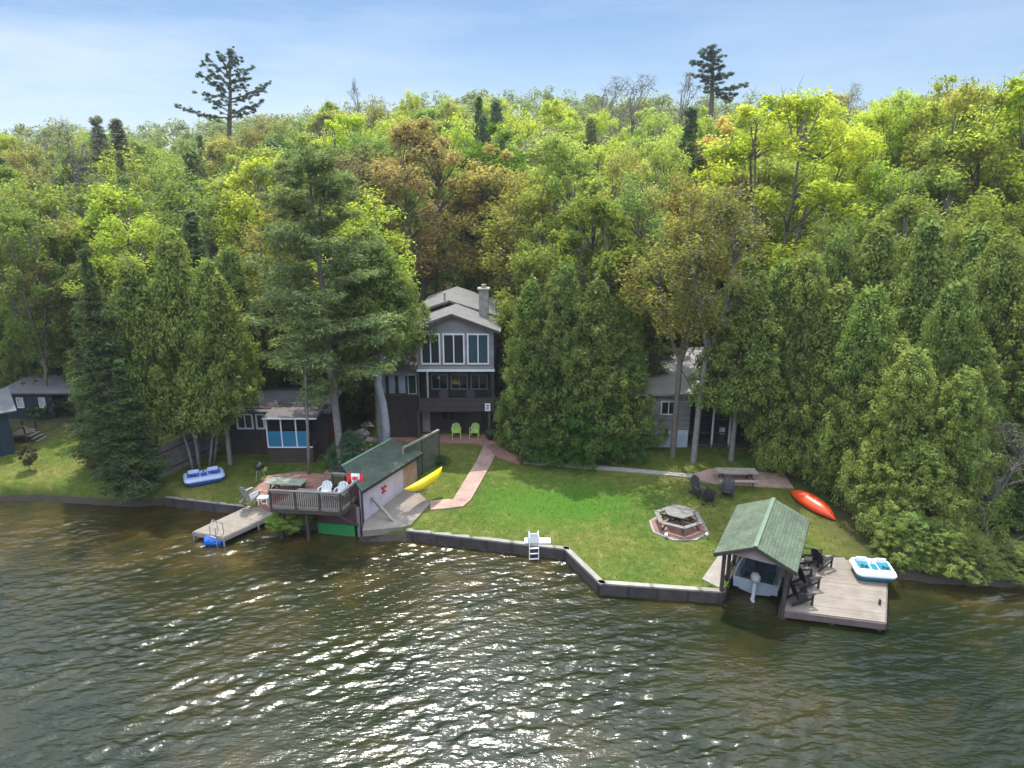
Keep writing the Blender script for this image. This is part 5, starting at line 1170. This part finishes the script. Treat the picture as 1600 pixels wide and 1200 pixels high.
# skyline pines drawn branch by branch
def skypine(px, Y, foot, top, label, brs, wid, nper=42, rc=(.15, .42)):
    b0 = A(px, foot, Y); t0 = A(px, top, Y); s = (t0.z-b0.z)
    r = thing('pine_tree', label, 'pine', (b0.x, Y, float(terr(b0.x, Y)))); mb = MB(); cc = []; rr = []
    g0 = float(terr(b0.x, Y)); o = Vector((b0.x, Y, g0))
    mb.tube([o, b0, b0.lerp(t0, .5)+X3(.15, 0, 0), t0], [.4, .32, .2, .04], 8)
    for (x0, y0, x1, y1, cv) in brs:
        p = A(x0, y0, Y); q = A(x1, y1, Y+rng.uniform(-1, 1)*abs(x1-x0)*.04); n_ = max(4, int((q-p).length/.28)); pts = []
        for i in range(n_+1):
            t_ = i/n_; pts.append(p.lerp(q, t_)+X3(0, 0, -cv*math.sin(math.pi*t_)*(q-p).length))
        mb.tube(pts, [.10*(1-i/n_)+.015 for i in range(n_+1)], 5, False)
        for i in range(1, n_+1):
            if i/n_ > .22:
                for _ in range(2): cc.append(np.array(pts[i]-o)+rng.normal(size=3)*[.22, .5, .14]); w = rng.uniform(*rc); rr.append([w, w, w*.6])
    # whorls towards and away from the viewer so it is round from other sides too
    for k_ in range(26):
        t_ = rng.uniform(.1, .98); a = rng.choice([-1, 1])*math.pi/2+rng.uniform(-.6, .6); l_ = wid*(1.05-t_)*.45*rng.uniform(.5, 1)
        c = b0.lerp(t0, t_); e = c+X3(math.cos(a)*l_, math.sin(a)*l_, l_*.3); mb.tube([c, e], [.06, .015], 4, False)
        for s_ in (.5, .75, 1): cc.append(np.array(c.lerp(e, s_)-o)+rng.normal(size=3)*.15); w = rng.uniform(*rc); rr.append([w, w, w*.6])
    v, f = clumps(np.array(cc), np.array(rr), int(nper*1.7), .12, .5, .6, .25, .1)
    cr = link(npmesh('crown', v, f, M_NEEDLE), 'crown', r); cr.color = (.09, .13, .08, 1)
    mb.build('trunk', M_BARK, r, True)
skypine(358, 92, 210, 76, 'wind-shaped lone pine with long low left branch on the left skyline',
        [(356, 184, 276, 166, .06), (352, 150, 312, 145, .04), (354, 152, 330, 120, .1), (352, 140, 310, 112, .08), (353, 128, 316, 98, .08), (354, 118, 322, 86, .06), (355, 105, 338, 80, .04), (357, 100, 362, 75, 0), (357, 104, 378, 92, .04),
         (358, 118, 392, 105, .06), (359, 128, 388, 122, .05), (359, 140, 386, 128, .06), (360, 155, 420, 128, .06), (360, 160, 412, 140, .05), (362, 176, 410, 158, .04), (360, 184, 400, 170, .03), (352, 165, 330, 158, .04), (355, 112, 345, 90, 0), (357, 116, 370, 88, 0), (356, 134, 340, 118, .02), (358, 136, 372, 116, .02)], 11)
skypine(1112, 98, 160, 69, 'lone dark pine with sparse stepped branches on the right skyline',
        [(1111, 102, 1080, 98, .02), (1111, 96, 1095, 82, .02), (1112, 90, 1122, 80, 0), (1111, 92, 1103, 76, 0), (1112, 110, 1130, 104, .02), (1112, 112, 1098, 108, 0), (1113, 122, 1082, 118, .03), (1113, 124, 1144, 115, .03), (1114, 118, 1128, 122, 0), (1116, 140, 1164, 132, .04), (1115, 142, 1150, 150, 0), (1113, 128, 1100, 122, 0), (1112, 84, 1117, 72, 0), (1118, 146, 1138, 156, 0), (1112, 98, 1126, 92, 0)], 7, 60, (.25, .45))

# ---------------------------------------------------------------- the wood on the slope, tree by tree
LM = ['at the left edge', 'above the navy shed', 'above the shoreline spruces', 'above the board fence', 'above the cabin', 'left of the lone left pine', 'above the big white pine', 'right of the big white pine',
      'left of the rust maple', 'beside the rust maple', 'above the main cottage', 'above the central cedars', 'right of the central cedars', 'above the taupe cottage', 'left of the tall yellow maple', 'beside the tall yellow maple',
      'left of the stout birch', 'right of the stout birch', 'above the dead snag', 'at the right edge']
ROWS = [(47, 285, 'in the front row of the wood'), (52, 240, 'in the second row up'), (58, 212, 'in the third row up'), (65, 196, 'halfway up the slope'), (73, 182, 'in the upper slope'), (82, 174, 'below the ridge'), (93, 160, 'near the ridge'), (106, 150, 'on the ridge')]
skyl = lambda px: np.interp(px, [-100, 0, 120, 200, 300, 400, 500, 560, 740, 800, 880, 1000, 1150, 1200, 1300, 1400, 1500, 1700], [212, 206, 204, 200, 200, 178, 158, 148, 138, 158, 142, 156, 158, 142, 152, 146, 122, 116])
NAMES = {}
fr = random.Random(21); items = []
for ri, (Y, off, rn) in enumerate(ROWS):
    half = Y*.80+3; n_ = int(2*half/(4.4+ri*.36)); 
    for i in range(n_):
        x = -half+(i+.5+fr.uniform(-.35, .35))*2*half/n_; y = Y+fr.uniform(-2.2, 2.2)
        px = proj(Vector((x, y, 10)))[0]
        if y < 53 and (600 < px < 800 or 1000 < px < 1230): continue
        if y < 50 and 350 < px < 540: pass
        sk = float(skyl(px)); rt = np.clip((px-1050)/300, 0, 1)
        k = (off-150)/180; top = sk+k*(150-60*rt)*(1.0)+fr.uniform(-14, 22)
        if px > 1280 or abs(px-1207) < 90:
            if ri < 2: top = max(top, sk+30)
        if abs(px-1207) < 100 and y < 57: continue
        u = fr.random(); w = fr.uniform(5.4, 9.2)*(.9 if ri < 2 else 1)
        hl = px/1600
        if (abs(px-660) < 95 and y < 60) or (abs(px-1358) < 45 and y < 52) or (abs(px-830) < 35 and y < 52): continue
        if u < .16 and ri < 7: key, col, nm, kn, cn = fr.choice(['spruce0', 'spruce1', 'cedar1']), fr.choice([(.15, .21, .08), (.17, .22, .08), (.13, .19, .09)]), 'evergreen_tree', 'evergreen', 'dark'; w *= .62
        elif u < .26 and px < 1150 or u < .18: key, col, nm, kn, cn = fr.choice(['thin0', 'thin1', 'bare0']), fr.choice([OLV, (.19, .17, .09), (.24, .20, .10)]), 'half_bare_tree', 'tree', 'half-bare'
        else:
            key = fr.choice(['leafy0', 'leafy1', 'leafy2', 'leafy3', 'fresh0', 'fresh1', 'thin0']); nm, kn = 'leafy_tree', 'tree'
            pal = [((.13, .19, .06), 'green'), ((.16, .225, .06), 'green'), ((.20, .25, .07), 'light green'), ((.21, .22, .075), 'olive'), ((.25, .31, .055), 'yellow-green'), ((.28, .34, .05), 'yellow-green'), ((.29, .25, .09), 'amber')]
            wts = [5, 5, 4, 2, 1.5, .3, .4] if hl < .38 else [2, 3, 5, 1.5, 5, 2, .7] if hl < .68 else [.4, 1.5, 2, .6, 6, 7, .4]
            col, cn = fr.choices(pal, wts)[0]; kc = float(np.interp(px, [0, 650, 1100], [1.22, 1.4, 1.6])); col = (col[0]*kc*1.03, col[1]*kc, col[2]*kc*.95)
        items.append([ri, px, key, y, top, w, col, nm, kn, cn])
seen = {}
items.sort(key=lambda a: (a[0], a[1]))
for it in items:
    b_ = min(19, max(0, int(it[1]//80))); lab = '%s %s %s, %s' % (it[9], it[8], ROWS[it[0]][2], LM[b_]); seen.setdefault(lab, []).append(it)
FILL = []
for lab, L_ in seen.items():
    for i, it in enumerate(L_):
        l2 = lab if len(L_) == 1 else lab+', '+(['left', 'right'] if len(L_) == 2 else ['left', 'middle', 'right'] if len(L_) == 3 else ['first', 'second', 'third', 'fourth', 'fifth', 'sixth', 'seventh'])[i]+' one'
        o = tree(it[2], it[1], it[3], it[4], it[5], it[6], it[7], l2, it[8] if it[8] == 'tree' else 'evergreen', 'trees of the wooded slope')
# far wood on the ridge and beyond: reads as one mass
V = []; Fc = []; k = 0; fw = np.random.default_rng(9)
cc = []; rr = []
for _ in range(620):
    y = fw.uniform(114, 235); x = fw.uniform(-1, 1)*(y*.86+8); z0 = float(terr(x, y)); H_ = fw.uniform(10, 15.5); w = fw.uniform(3, 5)
    for _ in range(11):
        d = fw.normal(size=3); d /= np.linalg.norm(d); cc.append([x+d[0]*w*.7, y+d[1]*w*.7, z0+H_*.62+d[2]*H_*.32]); r_ = fw.uniform(1.0, 2.2); rr.append([r_, r_, r_*.8])
v, f = clumps(np.array(cc), np.array(rr), 60, .30, .6, .7, .6, .5)
o = link(npmesh('far_wood', v, f, M_LEAF), 'far_wood'); o.color = (.20, .24, .10, 1); o['kind'] = 'stuff'; tag(o, 'far wood covering the hilltop behind the last separate trees', 'wood')
# undergrowth: low leafy scrub between the trunks
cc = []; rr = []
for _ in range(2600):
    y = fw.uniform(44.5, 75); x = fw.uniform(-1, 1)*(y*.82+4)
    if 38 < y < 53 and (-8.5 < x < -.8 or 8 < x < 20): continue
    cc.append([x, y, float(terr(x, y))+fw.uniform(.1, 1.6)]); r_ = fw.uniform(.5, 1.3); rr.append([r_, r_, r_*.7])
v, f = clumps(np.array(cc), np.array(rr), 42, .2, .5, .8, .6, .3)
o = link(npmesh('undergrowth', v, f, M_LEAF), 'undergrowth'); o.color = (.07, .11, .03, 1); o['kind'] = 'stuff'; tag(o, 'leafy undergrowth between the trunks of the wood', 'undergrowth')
# unkempt grass tufts on the lawns
gp = []
while len(gp) < 15000:
    x = fw.uniform(-32, 16, 4000); y = fw.uniform(25, 41, 4000); ok = inside(x, y) & (shdist(x, y) > .2)
    pxs = 800+x/(y*cP+16*sP)*FPX; ok &= (pxs > -30) & (pxs < 1330)
    ok &= ~((x > -11) & (x < -4.5) & (y > 29) & (y < 38)); ok &= ~((np.hypot(x-oc.x, y-oc.y) < 1.7))
    ok &= ~((x > -8.5) & (x < -3) & (y > 29) & (y < 34.6) & (x < -7.6+(y-30)*1.1+1.5))
    gp += list(np.stack([x[ok], y[ok], terr(x[ok], y[ok])+.02], 1))
gp = np.array(gp); v, f = cards(gp, np.array([0, -.7, .6])+fw.normal(size=gp.shape)*.5, .04, .35, up=np.array([0, 0, 1.]))
o = link(npmesh('grass', v, f, M_LEAF), 'grass'); o.color = (.10, .135, .025, 1); o['kind'] = 'stuff'; tag(o, 'short uneven grass tufts on the lawns', 'grass')
# thin spring haze: even air round the camera and the whole scene, far things soften a little
hz = MB().box((0, 300, 32), (1400, 1300, 74)); m, t, n = newmat('haze_air'); out = N(t, 'OutputMaterial'); pv = N(t, 'VolumePrincipled')
pv.inputs['Color'].default_value = (.80, .88, 1, 1); pv.inputs['Density'].default_value = .0003; pv.inputs['Anisotropy'].default_value = .3; t.links.new(pv.outputs[0], out.inputs['Volume'])
o = hz.build('haze', m); o['kind'] = 'stuff'; tag(o, 'thin pale haze in the air over lake and wood', 'haze')
print('OBJECTS', len(bpy.data.objects), 'trees', len(items))
